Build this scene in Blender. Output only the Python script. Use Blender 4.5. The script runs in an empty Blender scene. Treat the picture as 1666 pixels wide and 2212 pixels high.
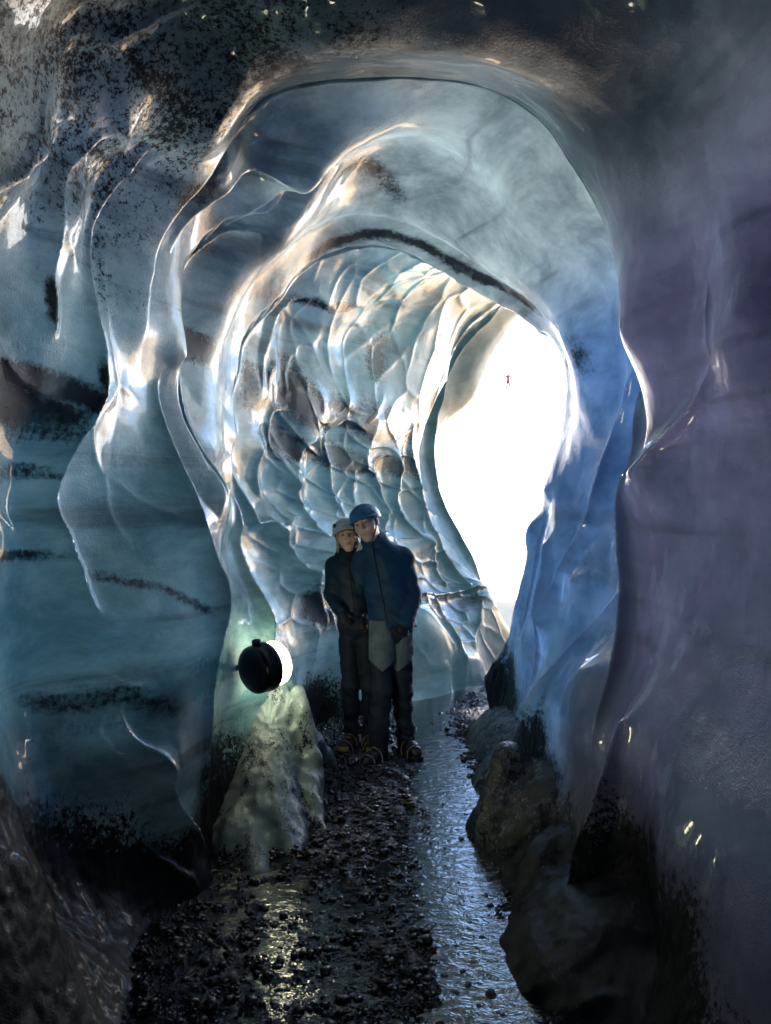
import bpy, bmesh, math, random
import numpy as np
from mathutils import Vector, Matrix

# ------------------------------------------------------------------ camera, sky, sun, exposure
S = bpy.context.scene
COL = S.collection
CAMZ = 1.65
FPX = 1598.0                      # focal length in units of a 1666 x 2212 picture
cam_data = bpy.data.cameras.new('camera')
cam = bpy.data.objects.new('camera', cam_data); COL.objects.link(cam)
cam.location = (0, 0, CAMZ)
cam.rotation_euler = (math.radians(90), 0, 0)
cam_data.sensor_fit = 'VERTICAL'
cam_data.sensor_height = 36.0
cam_data.lens = 36.0 * FPX / 2212.0
cam_data.clip_start = 0.05
cam_data.clip_end = 6000
S.camera = cam

SUN_EL = math.radians(48)
SUN_AZ = math.radians(140)        # compass style: 0 = +Y, clockwise
sun_dir = Vector((math.sin(SUN_AZ) * math.cos(SUN_EL), math.cos(SUN_AZ) * math.cos(SUN_EL), math.sin(SUN_EL)))
world = bpy.data.worlds.new('World'); S.world = world; world.use_nodes = True
wn = world.node_tree.nodes; wl = world.node_tree.links; wn.clear()
w_out = wn.new('ShaderNodeOutputWorld'); w_bg = wn.new('ShaderNodeBackground'); w_sky = wn.new('ShaderNodeTexSky')
w_sky.sky_type = 'NISHITA'; w_sky.sun_disc = False
w_sky.sun_elevation = SUN_EL; w_sky.sun_rotation = SUN_AZ
w_sky.altitude = 600; w_sky.dust_density = 1.0; w_sky.ozone_density = 1.5
w_bg.inputs['Strength'].default_value = 0.12
wl.new(w_sky.outputs[0], w_bg.inputs[0]); wl.new(w_bg.outputs[0], w_out.inputs[0])
sl = bpy.data.lights.new('sun', 'SUN'); sl.energy = 4.5; sl.angle = math.radians(0.5); sl.color = (1.0, 0.90, 0.74)
sun = bpy.data.objects.new('sun', sl); COL.objects.link(sun)
sun.rotation_euler = sun_dir.to_track_quat('Z', 'Y').to_euler()
sun.location = (0, -20, 40)

vs = S.view_settings
S.display_settings.display_device = 'sRGB'
vs.view_transform = 'Standard'; vs.look = 'None'; vs.gamma = 1.0; vs.use_curve_mapping = False
vs.exposure = 3.4
cy = S.cycles
cy.use_denoising = True
try: cy.denoiser = 'OPENIMAGEDENOISE'
except Exception: pass
cy.denoising_input_passes = 'RGB_ALBEDO_NORMAL'
try: cy.use_guiding = True
except Exception: pass
cy.max_bounces = 10; cy.diffuse_bounces = 6; cy.glossy_bounces = 5; cy.transmission_bounces = 6
cy.caustics_reflective = True; cy.caustics_refractive = False
cy.blur_glossy = 0.3
cy.sample_clamp_indirect = 8.0

# ------------------------------------------------------------------ small helpers
def W(px, py, Y):
    """Point at depth Y along the ray through (px, py) of the 1666 x 2212 picture."""
    return ((px - 833.0) / FPX * Y, Y, CAMZ - (py - 1106.0) / FPX * Y)

def mesh_np(name, v, f, mat, parent=None, smooth=True):
    """Mesh object from numpy verts and (n, 3) or (n, 4) faces."""
    v = np.asarray(v, dtype=np.float32); f = np.asarray(f, dtype=np.int32)
    me = bpy.data.meshes.new(name)
    k = f.shape[1]
    me.vertices.add(len(v)); me.vertices.foreach_set('co', v.ravel())
    me.loops.add(f.size); me.loops.foreach_set('vertex_index', f.ravel())
    me.polygons.add(len(f))
    me.polygons.foreach_set('loop_start', np.arange(0, f.size, k, dtype=np.int32))
    me.update(calc_edges=True); me.validate()
    if smooth:
        me.polygons.foreach_set('use_smooth', np.ones(len(me.polygons), dtype=bool))
    if mat: me.materials.append(mat)
    o = bpy.data.objects.new(name, me); COL.objects.link(o)
    if parent is not None: o.parent = parent
    return o

def attr(o, name, values):
    a = o.data.attributes.new(name, 'FLOAT', 'POINT'); a.data.foreach_set('value', np.asarray(values, dtype=np.float32))

def cattr(o, name, rgb):
    a = o.data.attributes.new(name, 'FLOAT_COLOR', 'POINT')
    c = np.ones((len(rgb), 4), dtype=np.float32); c[:, :3] = rgb; a.data.foreach_set('color', c.ravel())

def tag(o, label=None, cat=None, group=None, kind=None):
    if label: o['label'] = label
    if cat: o['category'] = cat
    if group: o['group'] = group
    if kind: o['kind'] = kind
    return o

def empty(name, loc):
    o = bpy.data.objects.new(name, None); COL.objects.link(o); o.location = loc; o.empty_display_size = 0.1
    return o

# value noise, 2-D / 3-D, numpy
def hash3(i, j, k, seed=0):
    n = (i * 374761393 + j * 668265263 + k * 2147483647 + seed * 1274126177) & 0xffffffff
    n = ((n ^ (n >> 13)) * 1274126177) & 0xffffffff
    n = ((n ^ (n >> 16)) * 2246822519) & 0xffffffff
    return ((n ^ (n >> 15)) & 0xffffff) / float(0xffffff)

def vnoise(x, y, z, seed=0):
    xi = np.floor(x).astype(np.int64); yi = np.floor(y).astype(np.int64); zi = np.floor(z).astype(np.int64)
    fx = x - xi; fy = y - yi; fz = z - zi
    fx = fx * fx * fx * (fx * (fx * 6 - 15) + 10); fy = fy * fy * fy * (fy * (fy * 6 - 15) + 10); fz = fz * fz * fz * (fz * (fz * 6 - 15) + 10)
    def c(a, b, d): return hash3(xi + a, yi + b, zi + d, seed)
    x00 = c(0,0,0) * (1 - fx) + c(1,0,0) * fx; x10 = c(0,1,0) * (1 - fx) + c(1,1,0) * fx
    x01 = c(0,0,1) * (1 - fx) + c(1,0,1) * fx; x11 = c(0,1,1) * (1 - fx) + c(1,1,1) * fx
    return ((x00 * (1 - fy) + x10 * fy) * (1 - fz) + (x01 * (1 - fy) + x11 * fy) * fz) * 2 - 1

def fbm(x, y, z, octv=4, seed=0, gain=0.5):
    s = 0; a = 1.0; t = 0
    for o in range(octv):
        s = s + a * vnoise(x, y, z, seed + o); t += a; a *= gain; x = x * 2.03 + 7.1; y = y * 2.03 + 3.7; z = z * 2.03 + 1.3
    return s / t

def sstep(a, b, x):
    t = np.clip((x - a) / (b - a), 0, 1); return t * t * (3 - 2 * t)

# ------------------------------------------------------------------ node helpers
class NT:
    def __init__(self, name):
        self.m = bpy.data.materials.new(name); self.m.use_nodes = True
        self.t = self.m.node_tree; self.t.nodes.clear()
        self.out = self.t.nodes.new('ShaderNodeOutputMaterial')
    def n(self, typ, **kw):
        nd = self.t.nodes.new(typ)
        for k, v in kw.items(): setattr(nd, k, v)
        return nd
    def l(self, a, b): self.t.links.new(a, b)
    def val(self, sock, v):
        if isinstance(v, (int, float, tuple, list)): sock.default_value = v
        else: self.l(v, sock)
    def math(self, op, a, b=None, clamp=False):
        nd = self.n('ShaderNodeMath', operation=op); nd.use_clamp = clamp
        self.val(nd.inputs[0], a)
        if b is not None: self.val(nd.inputs[1], b)
        return nd.outputs[0]
    def mix(self, fac, a, b, blend='MIX'):
        nd = self.n('ShaderNodeMix', data_type='RGBA', blend_type=blend)
        self.val(nd.inputs[0], fac); self.val(nd.inputs[6], a); self.val(nd.inputs[7], b)
        return nd.outputs[2]
    def ramp(self, fac, lo, hi, clampv=(0.0, 1.0)):
        nd = self.n('ShaderNodeMapRange'); nd.interpolation_type = 'SMOOTHSTEP'
        self.val(nd.inputs[0], fac); nd.inputs[1].default_value = lo; nd.inputs[2].default_value = hi
        nd.inputs[3].default_value = clampv[0]; nd.inputs[4].default_value = clampv[1]
        return nd.outputs[0]
    def noise(self, vec, scale, detail=4, rough=0.55, dist=0.0):
        nd = self.n('ShaderNodeTexNoise'); self.l(vec, nd.inputs['Vector'])
        nd.inputs['Scale'].default_value = scale; nd.inputs['Detail'].default_value = detail
        nd.inputs['Roughness'].default_value = rough; nd.inputs['Distortion'].default_value = dist
        return nd.outputs['Fac']
    def mapping(self, vec, scale=(1,1,1), loc=(0,0,0), rot=(0,0,0)):
        nd = self.n('ShaderNodeMapping'); self.l(vec, nd.inputs[0])
        nd.inputs['Location'].default_value = loc; nd.inputs['Rotation'].default_value = rot; nd.inputs['Scale'].default_value = scale
        return nd.outputs[0]
    def attr(self, name):
        nd = self.n('ShaderNodeAttribute'); nd.attribute_name = name; return nd
    def pos(self):
        return self.n('ShaderNodeNewGeometry').outputs['Position']
    def bump(self, h, strength, dist, normal=None):
        nd = self.n('ShaderNodeBump'); nd.inputs['Strength'].default_value = strength; nd.inputs['Distance'].default_value = dist
        self.l(h, nd.inputs['Height'])
        if normal is not None: self.l(normal, nd.inputs['Normal'])
        return nd.outputs[0]
    def principled(self, color, rough=0.5, ior=1.5, normal=None, spec=0.5, metallic=0.0, coat=0.0, coat_rough=0.05):
        p = self.n('ShaderNodeBsdfPrincipled')
        self.val(p.inputs['Base Color'], color); self.val(p.inputs['Roughness'], rough); p.inputs['IOR'].default_value = ior
        self.val(p.inputs['Specular IOR Level'], spec); p.inputs['Metallic'].default_value = metallic
        self.val(p.inputs['Coat Weight'], coat); p.inputs['Coat Roughness'].default_value = coat_rough
        if normal is not None: self.l(normal, p.inputs['Normal'])
        return p.outputs[0]
    def done(self, shader):
        self.l(shader, self.out.inputs['Surface']); return self.m

# ------------------------------------------------------------------ implicit surface mesher (surface nets)
def surface_nets(f, lo, hi, h):
    lo = np.array(lo, float); hi = np.array(hi, float)
    n = np.ceil((hi - lo) / h).astype(int) + 1
    X, Y, Z = np.meshgrid(lo[0] + h * np.arange(n[0]), lo[1] + h * np.arange(n[1]), lo[2] + h * np.arange(n[2]), indexing='ij')
    v = f(X, Y, Z).astype(np.float32)
    ins = v < 0
    cnt = np.zeros(n - 1, dtype=np.int32); acc = np.zeros(tuple(n - 1) + (3,), dtype=np.float32)
    def edge(sa, sb, off, axis):
        nonlocal cnt, acc
        a = v[sa]; b = v[sb]; m = (a < 0) != (b < 0)
        t = np.where(m, a / np.where(a == b, 1, a - b), 0)
        p = np.zeros(a.shape + (3,), dtype=np.float32); p[...] = off; p[..., axis] += t
        cnt += m; acc += p * m[..., None]
    def sl(i, j, k): return (slice(i, n[0] - 1 + i), slice(j, n[1] - 1 + j), slice(k, n[2] - 1 + k))
    for j in (0, 1):
        for k in (0, 1):
            edge(sl(0, j, k), sl(1, j, k), (0, j, k), 0)
            edge(sl(j, 0, k), sl(j, 1, k), (j, 0, k), 1)
            edge(sl(j, k, 0), sl(j, k, 1), (j, k, 0), 2)
    act = cnt > 0
    idx = -np.ones(act.shape, dtype=np.int64); idx[act] = np.arange(act.sum())
    base = np.argwhere(act)
    verts = lo + h * (base + acc[act] / cnt[act][:, None])
    faces = []
    for axis in range(3):
        u, w = (axis + 1) % 3, (axis + 2) % 3
        a = np.moveaxis(ins, (axis, u, w), (0, 1, 2)); ii = np.moveaxis(idx, (axis, u, w), (0, 1, 2))
        m = a[:-1, 1:-1, 1:-1] != a[1:, 1:-1, 1:-1]
        p = np.argwhere(m); flip = a[:-1, 1:-1, 1:-1][m]
        i, j, k = p[:, 0], p[:, 1], p[:, 2]
        q = np.stack([ii[i, j, k], ii[i, j + 1, k], ii[i, j + 1, k + 1], ii[i, j, k + 1]], 1)
        q[~flip] = q[~flip][:, ::-1]
        faces.append(q)
    faces = np.concatenate(faces)
    faces = faces[(faces >= 0).all(1)]
    return verts, faces

def smin(a, b, k):
    h = np.clip(0.5 + 0.5 * (b - a) / k, 0, 1); return b * (1 - h) + a * h - k * h * (1 - h)
def smax(a, b, k): return -smin(-a, -b, k)
def sd_cone(X, Y, Z, a, b, ra, rb):
    """Rounded limb from a to b with radius ra to rb."""
    a = np.array(a, float); b = np.array(b, float); d = b - a; L = max((d * d).sum(), 1e-9)
    px, py, pz = X - a[0], Y - a[1], Z - a[2]
    t = np.clip((px * d[0] + py * d[1] + pz * d[2]) / L, 0, 1)
    return np.sqrt((px - t * d[0])**2 + (py - t * d[1])**2 + (pz - t * d[2])**2) - (ra + (rb - ra) * t)
def sd_ell(X, Y, Z, c, r):
    k = np.sqrt(((X - c[0]) / r[0])**2 + ((Y - c[1]) / r[1])**2 + ((Z - c[2]) / r[2])**2)
    return (k - 1) * min(r)

# ------------------------------------------------------------------ ice cave: ridges between the scalloped hollows
def g_interp(xs, ys, s=0.22):
    t = np.linspace(-6, 14, 2001); y = np.interp(t, xs, ys)
    k = np.exp(-0.5 * (np.arange(-150, 151) * 0.01 / s)**2); k /= k.sum()
    y = np.convolve(np.pad(y, 150, mode='edge'), k, mode='valid')
    return lambda q: np.interp(q, t, y)
AX = g_interp([-6, 3, 4, 5, 6, 6.5, 7, 8, 9, 10], [0, 0, .05, .1, .32, .75, 1.3, 2.3, 3.0, 3.5])
AZ = 1.5
def to_polar(p):
    x, y, z = p
    dx = x - AX(y); dz = z - AZ
    th = math.atan2(dx, dz)                       # 0 = up, negative = left, +-pi = down
    return y, th, math.hypot(dx, dz)

# each ridge: (amplitude, width, [(px, py, depth), ...]); depth in metres from the photographer
RIDGES = [
 # arch lip of the near vault
 (.22, .26, [(505,392,3.5),(486,335,3.45),(500,288,3.4),(560,240,3.4),(650,205,3.4),(780,190,3.4),(900,186,3.4),(1010,196,3.4),(1100,226,3.4),(1180,290,3.4),(1232,370,3.42),(1290,470,3.45),(1330,560,3.4),(1370,660,3.3)]),
 # upper left ribs
 (.10, .16, [(100,270,2.55),(150,262,2.6),(195,285,2.7)]),
 (.10, .16, [(0,415,2.3),(60,380,2.4),(120,320,2.5)]),
 (.14, .18, [(280,292,2.85),(210,297,2.75),(170,340,2.72),(140,390,2.68),(125,445,2.66),(123,490,2.66),(130,550,2.68),(125,600,2.68),(132,650,2.7),(135,720,2.7)]),
 (.16, .22, [(425,270,3.1),(380,282,3.08),(320,320,3.05),(295,360,3.03),(250,425,3.0),(215,475,2.98),(203,530,2.97),(203,580,2.96),(213,640,2.95),(240,740,2.95),(246,860,2.93),(205,930,2.88),(160,1010,2.84),(135,1080,2.82),(145,1120,2.82),(165,1150,2.84),(185,1230,2.88),(210,1310,2.9),(245,1355,2.94)]),
 (.10, .15, [(130,490,2.66),(150,478,2.72),(185,468,2.8)]),
 (.14, .18, [(370,550,3.5),(400,495,3.5),(450,450,3.55),(500,415,3.6),(530,372,3.65),(590,382,3.75),(665,430,3.9)]),
 (.12, .2, [(150,65,2.45),(240,85,2.55),(320,60,2.6),(415,15,2.6)]),
 (.12, .2, [(285,215,2.75),(320,230,2.85),(380,210,2.9),(440,160,2.9)]),
 # the tall left rib and the right edge of the big near block
 (.20, .24, [(640,492,4.1),(575,494,4.05),(525,494,4.0),(480,506,3.95),(435,540,3.9),(400,585,3.85),(385,650,3.8),(380,730,3.78),(390,790,3.78),(403,850,3.78),(410,900,3.8),(432,950,3.82),(470,1010,3.85),(500,1060,3.9)]),
 (.15, .18, [(374,735,3.7),(352,770,3.62),(350,850,3.58),(365,910,3.56),(395,995,3.54),(425,1065,3.52),(455,1140,3.5),(488,1215,3.5),(503,1260,3.5),(505,1310,3.5),(500,1350,3.5),(484,1405,3.48),(471,1485,3.46),(463,1585,3.45),(452,1710,3.45),(447,1800,3.45),(457,1880,3.42)]),
 (.11, .12, [(178,1318,2.9),(172,1380,2.9),(195,1425,2.93),(235,1460,2.97),(270,1480,3.0),(300,1487,3.03)]),
 (.12, .12, [(268,1498,2.98),(255,1515,2.97),(257,1540,2.97),(280,1580,3.0),(325,1615,3.05),(370,1642,3.1),(400,1655,3.13)]),
 (.10, .12, [(340,1660,3.05),(370,1700,3.1),(400,1735,3.15),(425,1765,3.2),(445,1810,3.3),(457,1875,3.4)]),
 (.09, .12, [(285,1770,2.95),(300,1800,2.98),(320,1825,3.0),(370,1865,3.08),(425,1895,3.15)]),
 (.07, .12, [(95,1930,2.5),(115,1970,2.5),(150,2000,2.52),(220,2050,2.55)]),
 # second fold, above and behind the lamp
 (.16, .16, [(488,1048,4.35),(509,1071,4.35),(524,1102,4.35),(535,1141,4.33),(524,1170,4.32),(535,1204,4.3),(556,1253,4.28),(587,1302,4.25),(603,1340,4.22),(600,1390,4.2),(625,1450,4.2),(662,1500,4.25),(682,1560,4.3),(705,1625,4.4),(735,1665,4.45)]),
 # ring of the inner chamber: left side, top, then right along the blue pillar down to its foot
 (.20, .22, [(504,1032,4.75),(501,1015,4.75),(506,985,4.75),(517,941,4.77),(513,910,4.8),(509,868,4.8),(514,828,4.85),(522,789,4.9),(524,752,4.92),(540,727,4.95),(566,698,5.0),(592,672,5.05),(618,646,5.1),(655,594,5.2),(690,568,5.25),(745,548,5.3),(800,541,5.35),(860,550,5.4),(920,575,5.45),(985,608,5.5),(1040,640,5.5),(1085,670,5.5),(1136,698,5.45),(1164,729,5.4),(1194,733,5.35),(1205,760,5.35),(1217,805,5.35),(1220,857,5.35),(1214,922,5.35),(1204,974,5.37),(1196,1030,5.4),(1182,1085,5.42),(1158,1110,5.45),(1142,1130,5.5),(1138,1186,5.55),(1131,1225,5.57),(1125,1264,5.6),(1112,1323,5.65),(1105,1365,5.7),(1080,1410,5.8),(1045,1460,5.95),(1010,1490,6.1),(985,1505,6.2)]),
 # chamber scallops
 (.09, .13, [(714,648,5.6),(709,657,5.6),(688,640,5.5),(670,646,5.45),(629,659,5.35),(603,685,5.3),(587,730,5.25),(574,769,5.2),(569,802,5.2),(571,835,5.2)]),
 (.07, .12, [(712,650,5.6),(722,617,5.6),(748,583,5.6),(775,562,5.6)]),
 (.08, .12, [(690,735,5.75),(655,742,5.65),(638,752,5.6),(623,776,5.55),(613,802,5.5),(610,828,5.5),(622,853,5.5)]),
 (.08, .12, [(622,853,5.5),(640,842,5.55),(668,831,5.65),(690,842,5.75),(701,862,5.8),(703,890,5.82)]),
 (.07, .10, [(603,787,5.35),(584,802,5.3),(578,828,5.3),(587,850,5.3)]),
 (.09, .13, [(613,884,5.5),(592,888,5.4),(582,920,5.35),(582,959,5.35),(600,988,5.4),(618,998,5.45),(634,1024,5.5),(649,1055,5.55),(655,1089,5.6),(668,1118,5.65),(704,1154,5.8)]),
 (.07, .10, [(577,972,5.25),(564,998,5.22),(561,1037,5.22),(566,1066,5.25)]),
 (.09, .13, [(511,1027,4.95),(524,1050,5.0),(540,1076,5.05),(558,1102,5.1),(569,1131,5.15),(600,1125,5.3),(621,1152,5.4),(634,1180,5.45),(655,1209,5.5),(675,1227,5.55),(691,1238,5.6),(696,1259,5.6),(704,1295,5.65),(715,1350,5.7)]),
 (.07, .10, [(621,1150,5.4),(629,1128,5.45),(644,1118,5.5),(665,1118,5.65)]),
 (.06, .10, [(691,1238,5.6),(712,1222,5.7),(740,1215,5.8)]),
 (.08, .12, [(649,1040,5.55),(647,1014,5.6),(657,988,5.65),(670,964,5.7),(690,952,5.8)]),
 (.09, .13, [(790,930,6.3),(774,918,6.2),(748,905,6.1),(715,926,5.95),(702,949,5.9),(709,977,5.95),(717,1014,5.98),(720,1050,6.0),(730,1084,6.05),(748,1112,6.1)]),
 (.09, .12, [(795,985,6.35),(798,1014,6.35),(814,1024,6.45),(824,1055,6.5),(837,1087,6.55),(849,1104,6.6),(838,1123,6.5),(833,1150,6.5)]),
 (.06, .10, [(772,1020,6.25),(769,1055,6.25),(771,1085,6.25)]),
 (.09, .12, [(850,972,6.7),(863,985,6.75),(873,1014,6.8),(868,1037,6.8),(863,1066,6.8),(864,1097,6.8),(879,1121,6.85),(905,1144,6.95),(930,1163,7.05),(946,1173,7.1)]),
 (.10, .13, [(894,930,7.0),(896,993,7.05),(910,1024,7.1),(920,1066,7.15),(930,1110,7.2),(943,1147,7.25),(959,1186,7.3),(982,1212,7.4),(1008,1248,7.5),(1020,1266,7.5)]),
 (.07, .10, [(939,1183,7.15),(943,1212,7.2),(956,1245,7.25),(969,1263,7.3)]),
 (.06, .09, [(760,860,6.1),(740,890,6.05),(715,905,5.95)]),
 (.06, .09, [(830,865,6.5),(815,890,6.4),(795,915,6.3)]),
 (.05, .14, [(765,700,6.1),(800,690,6.3),(840,700,6.5)]),
 (.05, .14, [(850,695,6.5),(890,700,6.7),(930,720,6.9)]),
 (.05, .14, [(690,740,5.8),(740,770,6.1),(790,740,6.3),(840,700,6.5)]),
 (.05, .14, [(790,850,6.3),(850,790,6.6),(900,740,6.8)]),
 # low wall beyond the couple
 (.10, .12, [(890,1290,6.5),(930,1284,6.8),(956,1281,7.0),(1008,1272,7.4),(1053,1281,7.8)]),
 (.09, .13, [(890,1378,6.4),(920,1420,6.5),(939,1460,6.55),(965,1492,6.6)]),
 (.09, .13, [(936,1292,6.8),(965,1339,6.85),(998,1381,6.9),(1021,1420,6.9),(1045,1460,6.9)]),
 (.07, .10, [(975,1400,6.75),(995,1446,6.75),(1001,1485,6.75)]),
 (.07, .12, [(1043,1295,7.5),(1040,1340,7.3),(1028,1390,7.1)]),
 (.09, .12, [(700,1310,5.7),(725,1345,5.75),(745,1385,5.8),(760,1440,5.85)]),
 # left edge of the opening
 (.30, .30, [(1100,640,8.1),(1061,700,8.05),(1030,729,8.0),(1001,768,8.0),(983,797,8.0),(970,831,8.0),(962,875,8.0),(950,896,8.0),(948,935,8.0),(946,974,8.0),(951,1030,8.0),(965,1089,8.0),(988,1131,8.0),(1008,1170,8.0),(1027,1202,8.0),(1043,1248,8.0),(1056,1285,8.0),(1079,1318,8.0),(1095,1345,7.95),(1110,1370,7.9)]),
 (.06, .09, [(1073,660,7.7),(1037,685,7.55),(1008,714,7.5),(1001,732,7.5),(978,760,7.5),(969,790,7.5),(972,806,7.5)]),
 (.30, .22, [(1110,640,9.1),(1100,672,9.1),(1062,722,9.1),(1026,790,9.1),(1000,850,9.1)]),
 # blue pillar and right wall
 (.10, .14, [(1378,760,3.9),(1345,840,4.05),(1320,920,4.2),(1295,990,4.3),(1275,1060,4.35),(1255,1130,4.4),(1215,1200,4.55),(1190,1260,4.65),(1165,1310,4.7),(1152,1345,4.7)]),
 (.05, .09, [(1190,1050,5.2),(1174,1121,5.2),(1160,1150,5.2),(1151,1186,5.2),(1144,1225,5.25),(1141,1274,5.3),(1122,1380,5.3)]),
 (.06, .09, [(1167,1176,4.95),(1160,1225,4.9),(1151,1277,4.85),(1146,1323,4.8),(1156,1355,4.75),(1157,1388,4.7),(1151,1437,4.7),(1141,1490,4.65)]),
 (.13, .14, [(1378,758,3.85),(1388,800,3.7),(1370,870,3.65),(1360,910,3.6),(1357,960,3.55),(1342,1020,3.5),(1321,1085,3.48),(1325,1150,3.45),(1331,1240,3.42),(1328,1330,3.38),(1318,1420,3.34),(1300,1500,3.3),(1280,1580,3.25)]),
 (.08, .16, [(1330,1280,3.7),(1275,1350,3.9),(1205,1425,4.1),(1150,1490,4.2),(1120,1545,4.3)]),
 (.16, .14, [(1335,1560,2.95),(1310,1630,2.95),(1285,1700,2.95),(1255,1780,2.93),(1235,1840,2.92),(1222,1910,2.88),(1228,1980,2.8),(1250,2060,2.65),(1275,2150,2.5),(1300,2240,2.35)]),
 (.12, .20, [(1530,790,2.75),(1500,860,2.85),(1450,920,3.0),(1390,975,3.2),(1345,1030,3.4)]),
 (.12, .14, [(1525,590,2.75),(1520,680,2.75),(1530,780,2.74)]),
 (.06, .2, [(1640,600,2.4),(1580,680,2.5),(1540,740,2.65)]),
]
# ash and grit streaks frozen into the ice: (half width in m, strength, line)
ASH = [
 (.05, 1.0, [(-60,830,2.3),(0,838,2.4),(120,855,2.6),(220,875,2.85),(340,895,3.5)]), (.12, .8, [(-60,880,2.3),(0,890,2.4),(150,920,2.7),(230,930,2.9)]),
 (.06, 1.0, [(400,770,3.95),(450,768,4.2),(505,785,4.5)]),
 (.13, 1.0, [(530,830,5.0),(560,850,5.15),(640,868,5.5),(740,895,6.1),(800,905,6.4),(870,925,6.8),(945,950,7.5)]),
 (.04, .9, [(400,965,3.9),(450,975,4.2),(505,990,4.6)]), (.12, .9, [(560,955,5.2),(700,985,5.9),(850,1005,6.7),(945,1020,7.4)]),
 (.055, .8, [(650,590,5.1),(700,560,5.15),(800,530,5.2),(900,560,5.25),(985,600,5.3),(1060,630,5.25),(1150,665,5.15),(1230,690,4.95),(1290,720,4.8)]),
 (.10, .9, [(790,790,6.3),(850,785,6.6)]), (.035, .6, [(-40,1040,2.4),(60,1035,2.6),(170,1030,2.87)]), (.04, .65, [(200,1230,2.9),(330,1270,3.2),(490,1335,3.5)]),
 (.06, .55, [(690,380,4.0),(800,430,4.4),(880,480,4.8)]), (.10, .6, [(1250,700,4.7),(1300,810,4.4)]), (.08, .9, [(370,390,3.25),(450,430,3.45),(490,400,3.5)]),
 (.03, 1.0, [(130,590,2.68),(135,730,2.7)]), (.02, 1.0, [(245,790,2.93),(247,870,2.93)]), (.13, 1.0, [(590,1312,5.5),(700,1330,5.7),(900,1305,6.6),(1050,1295,7.7)]),
 (.04, .7, [(600,645,5.3),(690,640,5.6),(790,660,6.0)]), (.03, .8, [(600,690,4.8),(575,715,4.75)]), (.09, .6, [(1100,1360,5.6),(1070,1430,5.7),(1040,1500,5.7)]),
 (.03, .55, [(20,1205,2.55),(90,1198,2.7),(170,1195,2.87)]), (.05, .5, [(60,1480,2.65),(230,1500,2.95),(330,1515,3.1),(440,1530,3.35)]), (.03, .8, [(380,560,3.7),(520,610,4.1)]),
]
# extra points of the wall itself: (x, Y, z)
SURF = []
NEAR = [(-.82,0),(-1.08,.45),(-1.28,1.0),(-1.36,1.7),(-1.36,2.4),(-1.15,3.0),(-.7,3.4),(0,3.55),(.7,3.4),(1.12,3.05),(1.30,2.4),(1.28,1.7),(1.10,1.0),(.88,.5),(.62,.05)]
for yy, sc, dx in ((-3.0,.9,0),(-1.5,1.05,0),(-.2,1.08,0),(1.0,1.04,0),(1.9,1.0,0),(2.35,.99,0)):
    for x, z in NEAR: SURF.append((x * sc + dx, yy, AZ + (z - AZ) * sc))
# floor line left and right (below the floor sheet)
for px, py in [(440,1945),(470,1930)]:
    yy = CAMZ * FPX / (py - 1106.0); p = W(px, py, yy); SURF.append((p[0] - .02, p[1], -.03))
SURF += [(-.62,3.9,-.05),(-.45,5.2,-.05),(-.55,5.8,-.05),(-.2,6.2,-.05),(.25,6.45,-.05),(.6,6.8,-.05),(1.0,7.3,-.05),(1.4,8.0,-.05)]
SURF += [(.62,2.7,-.05),(.66,3.3,-.05),(.72,4.0,-.05),(.72,4.8,-.05),(.68,5.5,-.05),(.7,6.2,-.1)]
SURF += [W(1400,300,2.9),W(1450,520,3.0),W(1000,60,2.75),W(1250,100,2.7),W(700,60,2.75)]
SURF += [W(300,1100,3.3),W(380,1450,3.25),W(310,700,3.35)]
# vault between the near lip and the inner ring
SURF += [W(800,330,4.3),W(1000,350,4.3),W(1150,480,4.2),W(900,470,4.9),W(1080,590,4.9),W(620,330,4.0),W(700,450,4.5),W(1270,640,4.3),W(1240,760,4.6),W(1260,900,4.7),W(1240,1050,4.8),W(480,700,4.3),W(460,850,4.3),W(470,930,4.3),W(560,590,4.5),W(1230,1250,4.35),W(1200,1500,3.95),W(1250,1450,3.6)]
# chamber roof and wall, then the widening mouth
SURF += [W(850,640,6.3),W(960,680,7.0),W(740,700,5.9)]
SURF += [(1.6,6.4,3.75),(1.9,7.0,4.0),(1.5,8.0,4.15),(2.6,8.0,4.3),(2.7,6.9,3.6),(2.4,6.6,1.5),(3.3,7.2,1.8),(1.9,6.6,.3),(2.8,7.2,.1),(4.1,8.0,2.0),(3.6,8.0,3.6),(4.0,8.0,.1)]
for th in np.linspace(-2.3, 2.3, 12):
    rr = 3.3 if th < -.3 else 3.0
    SURF.append((AX(9.2) + rr * math.sin(th), 9.2, AZ + rr * math.cos(th) * (1.15 if math.cos(th) > 0 else 1)))
    SURF.append((AX(10) + (rr + .6) * math.sin(th), 10.0, AZ + (rr + .6) * math.cos(th) * (1.2 if math.cos(th) > 0 else 1)))

TH0, TH1 = -3.08, 2.75
KT = 1.45                                           # metres per radian in the unrolled sheet

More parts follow.
